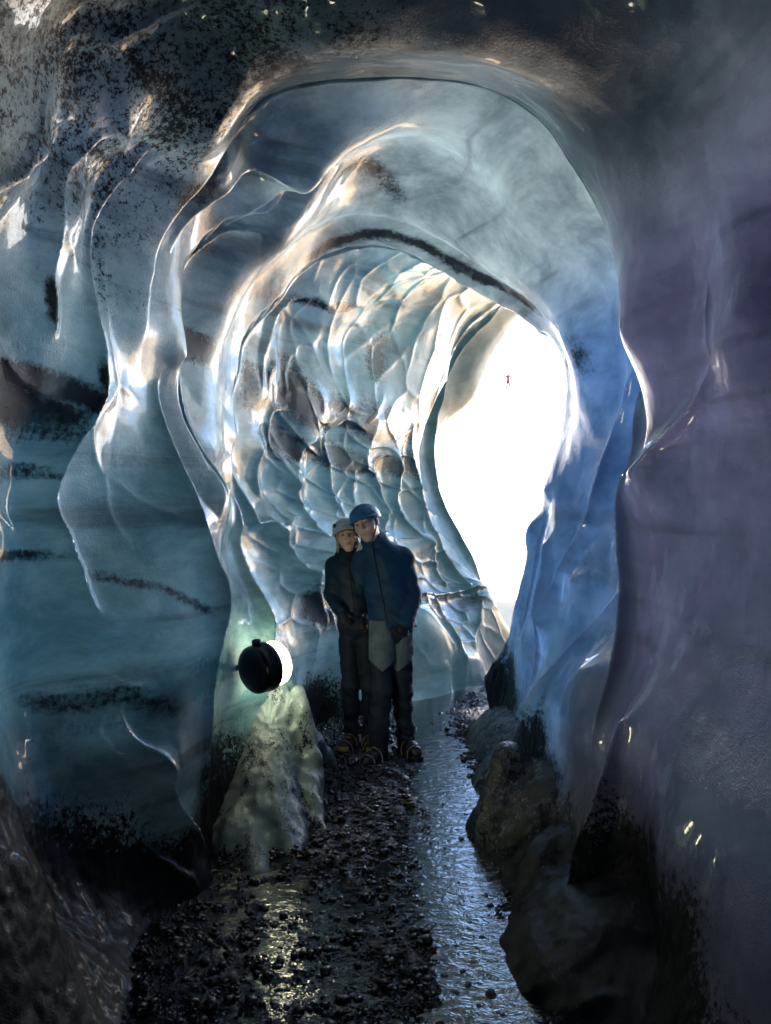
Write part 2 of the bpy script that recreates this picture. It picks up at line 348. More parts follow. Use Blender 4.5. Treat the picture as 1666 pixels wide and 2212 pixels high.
def build_cave():
    pts, vals = [], []
    segs = []
    for A, w, line in RIDGES:
        if A < .145 and line[0][2] > 4.9: A *= 1.4; w *= .85
        elif line[0][2] < 3.2 and line[0][0] < 600: w *= .8
        q = [to_polar(W(*p)) for p in line]
        n = len(q)
        L = [0]
        for i in range(1, n): L.append(L[-1] + math.hypot(q[i][0] - q[i-1][0], (q[i][1] - q[i-1][1]) * KT))
        for i, (y, th, r) in enumerate(q):
            e = min(L[i], L[-1] - L[i]); tp = min(1.0, 0.35 + 0.65 * e / 0.25)
            pts.append((y, th * KT)); vals.append(r + A * tp)
            if i:
                e0 = min(L[i-1], L[-1] - L[i-1]); t0 = min(1.0, 0.35 + 0.65 * e0 / 0.25)
                segs.append((q[i-1][0], q[i-1][1] * KT, y, th * KT, A * t0, A * tp, w))
    for p in SURF:
        y, th, r = to_polar(p); pts.append((y, th * KT)); vals.append(r)
    P = np.array(pts); V = np.array(vals)
    # biharmonic spline with a little smoothing through all of them
    d2 = ((P[:, None, :] - P[None, :, :])**2).sum(-1)
    K = 0.5 * d2 * np.log(d2 + 1e-12)
    n = len(P); A_ = np.zeros((n + 3, n + 3)); A_[:n, :n] = K + np.eye(n) * 0.004
    A_[:n, n] = 1; A_[:n, n+1:] = P; A_[n, :n] = 1; A_[n+1:, :n] = P.T
    sol = np.linalg.solve(A_, np.concatenate([V, [0, 0, 0]]))
    # sheet: rows along Y (finer where the picture looks), columns round the tunnel
    ys = np.concatenate([np.linspace(-3, 1.6, 40, endpoint=False), np.linspace(1.6, 4.6, 330, endpoint=False), np.linspace(4.6, 8.3, 430, endpoint=False), np.linspace(8.3, 10, 50)])
    ts = np.linspace(TH0, TH1, 790) * KT
    Yg, Tg = np.meshgrid(ys, ts, indexing='ij')
    # wobble so that ridges are never ruled lines
    yf, tf = Yg.ravel(), Tg.ravel()
    coarse_y = np.linspace(-3, 10, 300); coarse_t = np.linspace(ts[0], ts[-1], 180)
    CY, CT = np.meshgrid(coarse_y, coarse_t, indexing='ij')
    c = np.zeros(CY.size); cyf, ctf = CY.ravel(), CT.ravel()
    for i0 in range(0, c.size, 6000):
        dd = (cyf[i0:i0+6000, None] - P[None, :, 0])**2 + (ctf[i0:i0+6000, None] - P[None, :, 1])**2
        c[i0:i0+6000] = (0.5 * dd * np.log(dd + 1e-12)) @ sol[:n] + sol[n] + sol[n+1] * cyf[i0:i0+6000] + sol[n+2] * ctf[i0:i0+6000]
    c = c.reshape(CY.shape)
    # bicubic (Catmull-Rom) upsample
    def cr(p0, p1, p2, p3, t): return p1 + 0.5 * t * (p2 - p0 + t * (2*p0 - 5*p1 + 4*p2 - p3 + t * (3*(p1 - p2) + p3 - p0)))
    def up(c, fi, axis):
        i = np.clip(np.floor(fi).astype(int), 0, c.shape[axis] - 2); t = fi - i
        g = lambda k: np.take(c, np.clip(i + k, 0, c.shape[axis] - 1), axis=axis)
        t = t[:, None] if axis == 0 else t[None, :]
        return cr(g(-1), g(0), g(1), g(2), t)
    R = up(up(c, (ys + 3) / 13 * 299, 0), (ts - ts[0]) / (ts[-1] - ts[0]) * 179, 1)
    R = np.clip(R, 0.5, 6)
    # ridges: cusps standing proud of the hollows
    B = np.zeros(R.shape)
    for (y0, t0, y1, t1, a0, a1, w) in segs:
        big = (a0 > .19 or a1 > .19) and y0 < 7; m = 4.5 * w
        i0, i1 = np.searchsorted(ys, [min(y0, y1) - m * (2 if big else 1), max(y0, y1) + m]); j0, j1 = np.searchsorted(ts, [min(t0, t1) - m, max(t0, t1) + m])
        if i1 <= i0 or j1 <= j0: continue
        yy = Yg[i0:i1, j0:j1]; tt = Tg[i0:i1, j0:j1]
        dy, dt = y1 - y0, t1 - t0; L2 = dy * dy + dt * dt + 1e-9
        s = np.clip(((yy - y0) * dy + (tt - t0) * dt) / L2, 0, 1)
        d = np.sqrt((yy - y0 - s * dy)**2 + (tt - t0 - s * dt)**2 + (w * .03)**2)
        aa = a0 + (a1 - a0) * s
        b = aa * (.55 * np.exp(-d / w) + .45 * np.exp(-d / (.22 * w))) * np.clip((4.5 * w - d) / (1.5 * w), 0, 1)
        if big:                                     # the near side of the great lips runs flush into them
            fr = sstep(-.02, .06, y0 + s * dy - yy)
            b = np.maximum(b, fr * aa * np.exp(-(d / ((2.3 if y0 < 3.7 else 1.1) * w))**2))
        B[i0:i1, j0:j1] = np.maximum(B[i0:i1, j0:j1], b)
    R = R - B
    # finer scallops where the meltwater has cut the ice most
    def cells(y, t, size, seed):
        u, v = y / size[0], t / size[1]; iu, iv = np.floor(u).astype(np.int64), np.floor(v).astype(np.int64)
        f1 = np.full(u.shape, 9.0); f2 = np.full(u.shape, 9.0)
        for a in (-1, 0, 1):
            for b in (-1, 0, 1):
                cu, cv = iu + a, iv + b
                d = np.hypot(u - cu - hash3(cu, cv, 0 * cu, seed), v - cv - hash3(cu, cv, 0 * cu + 1, seed))
                f2 = np.where(d < f1, f1, np.minimum(f2, d)); f1 = np.minimum(f1, d)
        return f2 - f1
    wy = Yg + .10 * fbm(Yg * 2, Tg * 2, 0 * Yg, 3, 91); wt = Tg + .10 * fbm(Yg * 2, Tg * 2, 0 * Yg, 3, 95) + .35 * (Yg - 6)
    sc1 = np.exp(-cells(wy, wt, (.34, .26), 5) / .15) - .25
    sc2 = np.exp(-cells(wy + 3, wt * .8, (.50, .38), 8) / .16) - .25
    chamber = sstep(5.0, 5.6, Yg) * sstep(.9, .3, Tg) * sstep(8.0, 7.6, Yg)
    upleft = sstep(3.7, 3.3, Yg) * sstep(-.2, -.6, Tg) * sstep(-2.5, -1.9, Tg)
    R = R - .020 * sc1 * chamber - .014 * sc2 * upleft
    G = np.zeros(R.shape)
    for w, st, line in ASH:
        q = [to_polar(W(*p)) for p in line]
        nq = len(q) - 1
        for iq, ((y0, t0, _), (y1, t1, _)) in enumerate(zip(q[:-1], q[1:])):
            t0, t1 = t0 * KT, t1 * KT; m = 2.5 * w
            i0, i1 = np.searchsorted(ys, [min(y0, y1) - m, max(y0, y1) + m]); j0, j1 = np.searchsorted(ts, [min(t0, t1) - m, max(t0, t1) + m])
            if i1 <= i0 or j1 <= j0: continue
            yy = Yg[i0:i1, j0:j1]; tt = Tg[i0:i1, j0:j1]; dy, dt = y1 - y0, t1 - t0
            s = np.clip(((yy - y0) * dy + (tt - t0) * dt) / (dy * dy + dt * dt + 1e-9), 0, 1)
            G[i0:i1, j0:j1] = np.maximum(G[i0:i1, j0:j1], st * np.clip(.25 + 1.5 * np.minimum(iq + s, nq - iq - s), 0, 1) * np.exp(-((yy - y0 - s * dy)**2 + (tt - t0 - s * dt)**2) / w**2))
    # below the floor line the sheet stays under the gravel
    xb = np.interp(ys, [2, 3.2, 3.9, 5.2, 5.8, 6.2, 6.45, 6.8, 7.3, 8, 10], [-.82, -.8, -.62, -.45, -.5, -.2, .25, .6, 1.0, 1.4, 1.6])
    thb = np.arctan2(xb - AX(ys), -1.56)[:, None]; th_ = Tg / KT
    under = sstep(.03, -.06, th_ - thb)
    R = np.where(th_ < -1.8, R * (1 - under) + np.maximum(R, 1.58 / np.maximum(-np.cos(th_), .3)) * under, R)
    # small scale relief: soft dimples everywhere, rough crust near the floor and on the dirty roof
    X = AX(Yg) + R * np.sin(Tg / KT); Z = AZ + R * np.cos(Tg / KT)
    n1 = fbm(X * 2.2, Yg * 2.2, Z * 2.2, 3, 11)
    n2 = fbm(X * 9, Yg * 9, Z * 5, 3, 31)
    n3 = fbm(X * 38, Yg * 38, Z * 38, 2, 51)
    silt = np.clip(sstep(.75, .1, Z + .25 * n1 - .35 * sstep(2.9, 2.2, Yg) * (X < 0)), 0, 1)
    silt = silt * (1 - .9 * sstep(5.7, 6.3, Yg) * (Tg < 0))
    roof = sstep(2.55, 3.1, Z + .3 * n1 - .25 * X) * sstep(3.9, 3.0, Yg) * (1 - .85 * sstep(-.1, .5, X))
    rough = np.clip(silt + .7 * roof, 0, 1)
    R = R + .025 * n1 + .003 * n2 + rough * (.002 * n2) + silt * (.012 * n2 + .006 * n3)
    X = AX(Yg) + R * np.sin(Tg / KT); Z = AZ + R * np.cos(Tg / KT)
    v = np.stack([X, Yg, Z], -1).reshape(-1, 3)
    a, b = R.shape
    i = np.arange(a * b).reshape(a, b)
    f = np.stack([i[:-1, :-1], i[:-1, 1:], i[1:, 1:], i[1:, :-1]], -1).reshape(-1, 4)
    # close the far end of the cave behind the photographer
    c0 = len(v); v = np.vstack([v, [[0, -3.6, 1.5]]])
    o = mesh_np('ice_cave', v, f, None)
    me = o.data
    bm = bmesh.new(); bm.from_mesh(me); bm.verts.ensure_lookup_table()
    for j in range(b - 1): bm.faces.new((bm.verts[c0], bm.verts[j + 1], bm.verts[j]))
    bm.to_mesh(me); bm.free()
    me.polygons.foreach_set('use_smooth', np.ones(len(me.polygons), dtype=bool))
    attr(o, 'silt', np.append(silt.ravel(), 1)); attr(o, 'roof', np.append(roof.ravel(), 1))
    attr(o, 'ash', np.append(G.ravel(), 0))
    attr(o, 'mouth', np.append((sstep(7.0, 7.8, Yg)).ravel(), 0))
    attr(o, 'clear', np.append((sstep(5.4, 7.0, Yg)).ravel(), 0))  # painted darkening of the far ice, against overexposure at the opening
    # clear ice lets daylight through; amount also set by region to even out brightness
    thin_glow = sstep(3.35, 3.8, Yg + .12 * n1) * (1 - .85 * silt) * (1 - .5 * roof)
    block = sstep(-.6, -.9, X) * sstep(.55, 1.0, Z + .15 * n1) * sstep(3.4, 2.6, Z + .2 * n1) * sstep(3.9, 3.4, Yg) * sstep(2.0, 2.7, Yg)
    rightw = sstep(.55, .95, X) * sstep(.35, 1.1, Z + .2 * n1) * sstep(3.3, 2.7, Z + .2 * n1) * sstep(3.8, 3.2, Yg) * sstep(1.2, 2.0, Yg)  # added glow for the dark right wall, partly lens flare haze
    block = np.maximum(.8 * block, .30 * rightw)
    attr(o, 'thin_glow', np.append(np.maximum(thin_glow * np.interp(Yg, [3.4, 4.6, 5.3, 6.0, 7.6], [.40, .50, .40, .85, .15]), block).ravel(), 0))
    return o

def ice_material():
    t = NT('glacier_ice')
    pos = t.pos()
    silt = t.attr('silt').outputs['Fac']; roof = t.attr('roof').outputs['Fac']; thin_glow = t.attr('thin_glow').outputs['Fac']
    sep = t.n('ShaderNodeSeparateXYZ'); t.l(pos, sep.inputs[0])
    # clear and milky ice
    m1 = t.noise(t.mapping(pos, (1, 1, 1.8)), 1.5, 9, .68, .4)
    m2 = t.noise(t.mapping(pos, (1.0, 1.0, 5.0), rot=(.08, -.1, 0)), 2.2, 6, .65)
    col = t.mix(t.ramp(m1, .30, .70), (.06, .14, .17, 1), (.38, .50, .52, 1))
    deep = t.mix(t.ramp(sep.outputs[1], 3.2, 4.0), (.13, .14, .22, 1), (.07, .18, .42, 1))  # near violet is partly lens flare haze put into the ice colour
    pale = t.mix(t.ramp(sep.outputs[1], 3.2, 4.0), (.24, .24, .38, 1), (.20, .36, .64, 1))  # same violet haze in the milky tone, blue ice farther in
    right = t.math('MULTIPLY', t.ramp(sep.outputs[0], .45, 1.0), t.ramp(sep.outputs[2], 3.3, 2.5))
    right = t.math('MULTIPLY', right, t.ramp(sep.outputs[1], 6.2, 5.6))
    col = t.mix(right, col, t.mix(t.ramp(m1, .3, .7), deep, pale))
    col = t.mix(t.math('MULTIPLY', t.attr('clear').outputs['Fac'], .72), col, (.035, .085, .10, 1))  # colour darkened toward the opening to offset the bright daylight there
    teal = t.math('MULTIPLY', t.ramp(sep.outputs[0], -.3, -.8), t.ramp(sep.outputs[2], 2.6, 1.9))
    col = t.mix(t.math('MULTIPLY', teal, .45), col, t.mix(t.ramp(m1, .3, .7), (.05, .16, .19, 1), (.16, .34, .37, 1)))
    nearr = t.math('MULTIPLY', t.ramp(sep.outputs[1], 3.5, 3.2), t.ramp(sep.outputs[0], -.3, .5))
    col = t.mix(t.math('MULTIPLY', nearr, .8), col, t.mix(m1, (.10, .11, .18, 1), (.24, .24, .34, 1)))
    # ash layers, nearly level
    lay = t.noise(t.mapping(pos, (.35, .35, 7.0), rot=(.05, -.06, 0)), 1.0, 7, .62, .3)
    col = t.mix(t.math('MULTIPLY', t.ramp(lay, .52, .68), t.math('MULTIPLY', t.ramp(sep.outputs[0], .9, .4), .55)), col, (.035, .05, .06, 1))
    wob = t.math('MULTIPLY', t.math('SUBTRACT', t.noise(pos, 1.7, 5, .6), .5), .35)
    zz = t.math('ADD', sep.outputs[2], wob)
    grit = t.noise(pos, 42, 5, .75)
    bandmask = t.math('MULTIPLY', t.ramp(t.noise(pos, .8, 3, .5), .36, .58), t.ramp(sep.outputs[0], 1.0, .5))
    def band(z0, halfw, amount):
        d = t.math('ABSOLUTE', t.math('SUBTRACT', zz, z0))
        d = t.math('ADD', d, t.math('MULTIPLY', t.math('SUBTRACT', grit, .5), halfw * 1.6))
        return t.math('MULTIPLY', t.math('MULTIPLY', t.ramp(d, halfw * 1.3, halfw * .1), amount), bandmask)
    col = t.mix(band(.86, .10, .8), col, (.012, .014, .018, 1))
    ash = t.math('ADD', t.attr('ash').outputs['Fac'], t.math('MULTIPLY', t.math('SUBTRACT', t.math('ADD', t.math('MULTIPLY', grit, .6), t.math('MULTIPLY', t.noise(t.mapping(pos, (2.2, 2.2, 14)), 1.0, 5, .6), .6)), .6), 1.9))
    ashm = t.math('MULTIPLY', t.math('MULTIPLY', t.ramp(ash, .15, .65), t.ramp(t.noise(pos, 2.6, 4, .6), .22, .44)), t.ramp(t.attr('ash').outputs['Fac'], .04, .3))
    col = t.mix(ashm, col, (.010, .013, .018, 1))
    # black volcanic grit speckled over roof and foot
    big = t.noise(pos, 3.2, 6, .7)
    g2 = t.noise(pos, 100, 3, .8)
    cover = t.math('ADD', t.math('MULTIPLY', roof, .52), t.math('MULTIPLY', silt, .95))
    cov = t.math('ADD', t.math('SUBTRACT', cover, .5), t.math('SUBTRACT', big, .5))
    cov = t.math('ADD', cov, t.math('MULTIPLY', t.math('SUBTRACT', t.math('ADD', grit, t.math('MULTIPLY', g2, .5)), .75), 1.6))
    gritm = t.ramp(cov, -.05, .18)
    col = t.mix(gritm, col, (.005, .005, .006, 1))
    rough = t.math('ADD', .075, t.math('MULTIPLY', gritm, .32))
    b1 = t.bump(t.noise(pos, 120, 3, .65), .20, .006, t.bump(t.noise(pos, 30, 3, .6), .14, .012))
    b2 = t.bump(t.noise(pos, 230, 2, .6), .7, .003, b1)
    p = t.principled(col, rough, 1.4, b2, t.math('MULTIPLY', t.math('SUBTRACT', .65, t.math('MULTIPLY', t.attr('mouth').outputs['Fac'], .42)), t.math('SUBTRACT', 1.0, t.math('MULTIPLY', gritm, .6))), coat=t.math('MULTIPLY', t.math('SUBTRACT', .62, t.math('MULTIPLY', gritm, .55)), t.math('SUBTRACT', 1.0, t.math('MULTIPLY', t.attr('mouth').outputs['Fac'], .9))), coat_rough=.04)
    tr = t.n('ShaderNodeBsdfTranslucent'); t.l(t.mix(.5, col, t.mix(right, t.mix(t.ramp(sep.outputs[1], 5.2, 6.4), t.mix(t.ramp(sep.outputs[2], 2.2, 3.0), (.17, .50, .58, 1), (.44, .55, .61, 1)), (.22, .62, .66, 1)), t.mix(t.ramp(sep.outputs[1], 3.2, 4.0), (.17, .16, .42, 1), (.05, .18, .60, 1)))), tr.inputs['Color']); t.l(b1, tr.inputs['Normal'])  # violet of the near right wall includes painted flare haze
    mx = t.n('ShaderNodeMixShader'); thk = t.math('MULTIPLY', t.math('SUBTRACT', 1.0, t.math('MULTIPLY', ashm, .92)), t.math('SUBTRACT', 1.0, t.math('MULTIPLY', gritm, .85)))
    thk = t.math('MULTIPLY', thk, t.ramp(m1, .30, .68, (.72, 1.12)))
    thk = t.math('MULTIPLY', thk, t.ramp(lay, .50, .68, (1.0, .45)))
    t.l(t.math('MULTIPLY', t.math('MULTIPLY', thin_glow, THIN_GLOW), thk), mx.inputs[0]); t.l(p, mx.inputs[1]); t.l(tr.outputs[0], mx.inputs[2])
    return t.done(mx.outputs[0])
THIN_GLOW = 0.12
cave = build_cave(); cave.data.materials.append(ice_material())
tag(cave, 'scalloped blue-grey glacier ice forming the walls and roof of the tunnel', None, None, 'structure')

# ------------------------------------------------------------------ outside: snow field rising to a far slope
def build_snow():
    xs = np.concatenate([-np.geomspace(1, 3000, 60)[::-1], np.linspace(-.9, .9, 19), np.geomspace(1, 3000, 60)])
    ys = np.concatenate([[9.2, 9.6], 9 + np.geomspace(1, 4000, 120)])
    X, Y = np.meshgrid(xs, ys, indexing='ij')
    Z = -.05 + sstep(12, 180, Y) * .0 + np.where(Y > 14, (Y - 14) * .22, 0) * 1.0
    Z = np.where(Y > 140, 27.7 + (Y - 140) * .03, Z)
    Z = Z + fbm(X * .05, Y * .05, 0 * X, 4, 5) * np.clip((Y - 12) * .03, 0, 3) + .1 * fbm(X * .5, Y * .5, 0 * X, 3, 9) * sstep(9.5, 12, Y)
    a, b = X.shape; i = np.arange(a * b).reshape(a, b)
    f = np.stack([i[:-1, :-1], i[1:, :-1], i[1:, 1:], i[:-1, 1:]], -1).reshape(-1, 4)
    t = NT('snow'); p = t.pos()
    sy = t.n('ShaderNodeSeparateXYZ'); t.l(p, sy.inputs[0])
    col = t.mix(t.ramp(t.noise(p, .8, 5), .35, .75), (.86, .84, .81, 1), (.74, .71, .66, 1))
    # bare tan ash and gravel close to the mouth, snow farther out
    far = t.ramp(t.math('ADD', sy.outputs[1], t.math('MULTIPLY', t.noise(p, .35, 5), 14.0)), 24.0, 32.0)
    col = t.mix(far, t.mix(t.noise(p, 2.5, 6), (.55, .38, .21, 1), (.42, .30, .18, 1)), col)
    m = t.done(t.principled(col, .6, 1.31, t.bump(t.noise(p, 6, 5), .4, .05), .3))
    o = mesh_np('snow_field', np.stack([X, Y, Z], -1).reshape(-1, 3), f, m); o['kind'] = 'structure'
    return o
snow = build_snow()

# ------------------------------------------------------------------ floor: black gravel with a shallow stream
STREAM = [(2.0,.36),(2.46,.35),(2.76,.34),(3.09,.33),(3.54,.36),(4.1,.36),(4.85,.36),(5.8,.33),(6.4,.42),(7.5,.9)]
def stream_x(Y): return np.interp(Y, [a for a, b in STREAM], [b for a, b in STREAM])
def floor_h(X, Y):
    n = fbm(X * 3.2, Y * 3.2, 0 * X, 4, 71)
    d = np.abs(X - stream_x(Y) + .16 * fbm(X * 3, Y * 3, 0 * X, 4, 21, .65))
    ch = sstep(.40, .08, d)                                          # the stream bed
    pool = sstep(3.75, 3.2, Y + .35 * n) * sstep(-.95, -.6, X) * sstep(.3, -.05, X) * .5     # shallow pool by the near left wall
    m = fbm(X * 13, Y * 13, 0 * X, 3, 73)
    return .026 + .020 * n + .024 * m - .046 * np.maximum(ch, pool)
def grid_mesh(name, X, Y, Z, m):
    a, b = X.shape; i = np.arange(a * b).reshape(a, b)
    f = np.stack([i[:-1, :-1], i[1:, :-1], i[1:, 1:], i[:-1, 1:]], -1).reshape(-1, 4)
    return mesh_np(name, np.stack([X, Y, Z], -1).reshape(-1, 3), f, m)
def build_floor():
    xs = np.concatenate([np.linspace(-1.6, -1.0, 20, endpoint=False), np.linspace(-1.0, .9, 240, endpoint=False), np.linspace(.9, 4.6, 60)])
    ys = np.concatenate([np.linspace(-3.7, 1.9, 60, endpoint=False), np.linspace(1.9, 7.2, 560, endpoint=False), np.linspace(7.2, 10.5, 60)])
    X, Y = np.meshgrid(xs, ys, indexing='ij')
    Z = floor_h(X, Y) + .016 * fbm(X * 30, Y * 30, 0 * X, 3, 77)
    t = NT('black_sand'); p = t.pos()
    col = t.mix(t.noise(p, 90, 4), (.002, .002, .0025, 1), (.010, .010, .012, 1))
    m = t.done(t.principled(col, .12, 1.45, t.bump(t.noise(p, 150, 4, .7), 1.0, .016), .9))
    o = grid_mesh('ground', X, Y, Z, m); o['kind'] = 'structure'
    # water
    xs = np.linspace(-1.1, .95, 12); ys = np.linspace(-3.4, 7.0, 50)
    X, Y = np.meshgrid(xs, ys, indexing='ij')
    t = NT('stream_water'); p = t.pos()
    r1 = t.noise(t.mapping(p, (13, 24, 9)), 1.0, 3, .6, .8); r2 = t.noise(t.mapping(p, (55, 75, 40)), 1.0, 2, .5, .5)
    nb = t.bump(r2, .12, .004, t.bump(r1, .32, .02))
    m = t.done(t.principled((.010, .011, .012, 1), .02, 1.7, nb, .7))
    o = grid_mesh('stream', X, Y, 0 * X + .002, m); o['kind'] = 'structure'
build_floor()

def icosa():
    p = (1 + 5**.5) / 2
    v = np.array([(-1,p,0),(1,p,0),(-1,-p,0),(1,-p,0),(0,-1,p),(0,1,p),(0,-1,-p),(0,1,-p),(p,0,-1),(p,0,1),(-p,0,-1),(-p,0,1)], float)
    f = np.array([(0,11,5),(0,5,1),(0,1,7),(0,7,10),(0,10,11),(1,5,9),(5,11,4),(11,10,2),(10,7,6),(7,1,8),(3,9,4),(3,4,2),(3,2,6),(3,6,8),(3,8,9),(4,9,5),(2,4,11),(6,2,10),(8,6,7),(9,8,1)])
    return v / np.linalg.norm(v[0]), f
def stone_material(name, lo, hi, rough):
    t = NT(name); p = t.n('ShaderNodeTexCoord').outputs['Object']
    return t.done(t.principled(t.mix(t.noise(p, 40, 4), lo, hi), rough, 1.5, t.bump(t.noise(p, 160, 3, .7), .5, .004), .7))
BASALT = stone_material('wet_basalt', (.003, .003, .0035, 1), (.020, .019, .021, 1), .1)
def build_gravel():
    rng = np.random.default_rng(4)
    iv, if_ = icosa()
    N = 56000
    Y = 2.1 + (7.0 - 2.1) * rng.random(N)**1.15; X = -.95 + 1.75 * rng.random(N)
    d = np.abs(X - stream_x(Y)) + .30 * fbm(X * 4, Y * 4, 0 * X, 4, 44, .65)
    keep = (d > .11) | (rng.random(N) < .45)
    keep &= rng.random(N) < np.where((Y < 3.5) & (X < .1), .55, 1.0)
    X, Y = X[keep], Y[keep]; N = len(X)
    s = .0025 + .0065 * rng.random(N)**2.2 + .018 * rng.random(N)**16
    Z = floor_h(X, Y) + s * .25
    Z = np.where(Z + s < .004, Z + .0, Z)
    sc = s[:, None] * (0.7 + .6 * rng.random((N, 3))) * np.array([1, 1, .7])
    q = rng.normal(size=(N, 4)); q /= np.linalg.norm(q, axis=1)[:, None]
    w, x, y, z = q.T
    R = np.stack([1-2*(y*y+z*z), 2*(x*y-z*w), 2*(x*z+y*w), 2*(x*y+z*w), 1-2*(x*x+z*z), 2*(y*z-x*w), 2*(x*z-y*w), 2*(y*z+x*w), 1-2*(x*x+y*y)], -1).reshape(N, 3, 3)
    v = iv[None] * (0.8 + .4 * rng.random((N, 12, 1)))
    v = np.einsum('nij,nvj->nvi', R, v) * sc[:, None, :] + np.stack([X, Y, Z], -1)[:, None, :]
    f = (if_[None] + 12 * np.arange(N)[:, None, None]).reshape(-1, 3)
    o = mesh_np('gravel', v.reshape(-1, 3), f, BASALT, smooth=False); o['kind'] = 'stuff'
    tag(o, 'wet black volcanic gravel strewn over the cave floor', 'gravel')
build_gravel()

def lump_mesh(seed, sub=2):
    bm = bmesh.new(); bmesh.ops.create_icosphere(bm, subdivisions=sub, radius=1.0)
    for v in bm.verts:
        c = v.co
        n = fbm(np.array([c.x * 1.3 + seed]), np.array([c.y * 1.3]), np.array([c.z * 1.3]), 3, seed)[0]
        v.co = c * (1 + .28 * n)
    me = bpy.data.meshes.new('pebble'); bm.to_mesh(me); bm.free()
    for p in me.polygons: p.use_smooth = True
    me.materials.append(BASALT); return me
def build_pebbles():
    spots = [(1060,2145,13,'largest pebble beside the lower right bank of the stream'),(1010,2125,10,'black pebble just left of the largest one in the lower stream'),(1050,2215,13,'black pebble cut by the bottom edge of the picture in the stream'),(985,2140,9,None),(1000,2095,8,None),
             (1035,2170,8,None),(1085,2190,7,None),(960,2105,9,None),(1040,2022,7,'black pebble in the narrow stream beside the middle of the black bank'),(1070,2012,5,None),(1030,2045,6,None),(1015,1990,6,None),(1055,1975,5,None),
             (985,2040,7,None),(940,2070,8,None),(1020,1935,5,None),(1045,1920,4,None),(990,1905,5,None),(620,2135,9,'black pebble in the yellow lamp reflection on the pool'),(700,2120,8,'black pebble right of the yellow lamp reflection on the pool'),(760,2150,8,'black pebble at the right end of the shallow pool near the camera'),(560,2140,7,'black pebble left of the yellow lamp reflection on the pool'),(960,1830,5,'nearest of three tiny pebbles in the stream below the taller person'),(985,1790,4,'middle of three tiny pebbles in the stream below the taller person'),(940,1760,5,'farthest of three tiny pebbles in the stream below the taller person')]
    mesh = [lump_mesh(s) for s in (3, 8, 14, 21)]
    rng = random.Random(5)
    for k, (px, py, r, lab) in enumerate(spots):
        Y = (CAMZ - .006) * FPX / (py - 1106.0); x = (px - 833) / FPX * Y; s = r / FPX * Y
        o = bpy.data.objects.new('pebble', mesh[k % 4]); COL.objects.link(o)
        o.scale = (s * rng.uniform(.9, 1.2), s * rng.uniform(.8, 1.1), s * .6); o.rotation_euler = (rng.uniform(-.2, .2), rng.uniform(-.2, .2), rng.uniform(0, 6))
        o.location = (x, Y, max(float(floor_h(np.array([x]), np.array([Y]))[0]), -.004) + s * .25)
        tag(o, lab or 'small rounded black pebble breaking the surface of the shallow stream', 'pebble', 'pebbles in the stream')
build_pebbles()

# ------------------------------------------------------------------ dirty ice mounds along the foot of the walls
def dirty_ice_material(name, dirt, tint, spec=.8):
    t = NT(name); p = t.pos()
    q = t.mapping(p, (1.3, 1.3, .55)); m1 = t.noise(q, 5, 6, .65); g = t.noise(p, 90, 4, .8); g0 = t.noise(q, 22, 5, .7)
    cov = t.math('ADD', t.math('SUBTRACT', m1, .5 + (.5 - dirt) * .5), t.math('MULTIPLY', t.math('SUBTRACT', t.math('ADD', g, g0), 1.0), .9))
    k = t.ramp(cov, -.06, .10)
    col = t.mix(k, t.mix(t.noise(p, 3, 4), tint, tuple(c * .55 for c in tint[:3]) + (1,)), (.0035, .0035, .0045, 1))
    b = t.bump(g0, .25, .02, t.bump(g, .6, .006))
    return t.done(t.principled(col, t.math('ADD', .10, t.math('MULTIPLY', k, .10)), 1.42, b, spec))
def mound(name, label, fn, lo, hi, h, mat, amp=.02, seed=1):
    def f(X, Y, Z):
        n = fbm(X * 5, Y * 5, Z * 5, 4, seed); m = fbm(X * 22, Y * 22, Z * 22, 2, seed + 9)
        rd = 1 - 2.4 * np.abs(fbm(X * 6 + Z * 3, Y * 7, Z * 2.2, 4, seed + 4))
        return fn(X, Y, Z) + amp * n + amp * .3 * m - amp * .8 * rd
    v, fc = surface_nets(f, lo, hi, h)
    o = mesh_np(name, v, fc, mat)
    return tag(o, label, 'ice mound')
def left_mound(X, Y, Z):
    d = sd_cone(X, Y, Z, W(585,1500,4.2), W(560,1850,3.75), .09, .26)
    d = smin(d, sd_cone(X, Y, Z, W(520,1600,4.2), W(505,1850,3.8), .16, .24), .06)
    fin = sd_cone(X, Y, Z, W(645,1500,4.15), W(672,1640,4.1), .05, .055)
    fin = smin(fin, sd_cone(X, Y, Z, W(672,1640,4.1), W(684,1745,4.02), .055, .05), .03)
    fin = smin(fin, sd_cone(X, Y, Z, W(680,1745,4.0), W(690,1815,3.78), .045, .02), .04)
    d = smin(d, fin, .09)
    d = smin(d, sd_cone(X, Y, Z, W(600,1790,3.75), W(650,1880,3.5), .14, .05), .08)
    d = smin(d, sd_cone(X, Y, Z, W(520,1840,3.65), W(560,1900,3.42), .18, .07), .08)
    d = smin(d, sd_cone(X, Y, Z, W(660,1700,4.0), W(705,1815,3.74), .08, .012), .05)
    d = smin(d, sd_cone(X, Y, Z, W(680,1600,4.25), W(735,1672,4.5), .06, .015), .05)
    return d + .012 * np.abs(np.sin(9 * np.arctan2(X + .62, 3.95 - Y) + 3 * Z))
mound('ice_mound', 'grey ice mound with a pleated skirt standing right below the round lamp', left_mound, (-1.2, 3.15, -.1), (-.12, 4.7, 1.0), .012, dirty_ice_material('grey_dirty_ice', .33, (.22, .29, .30, 1)), .014, 3)
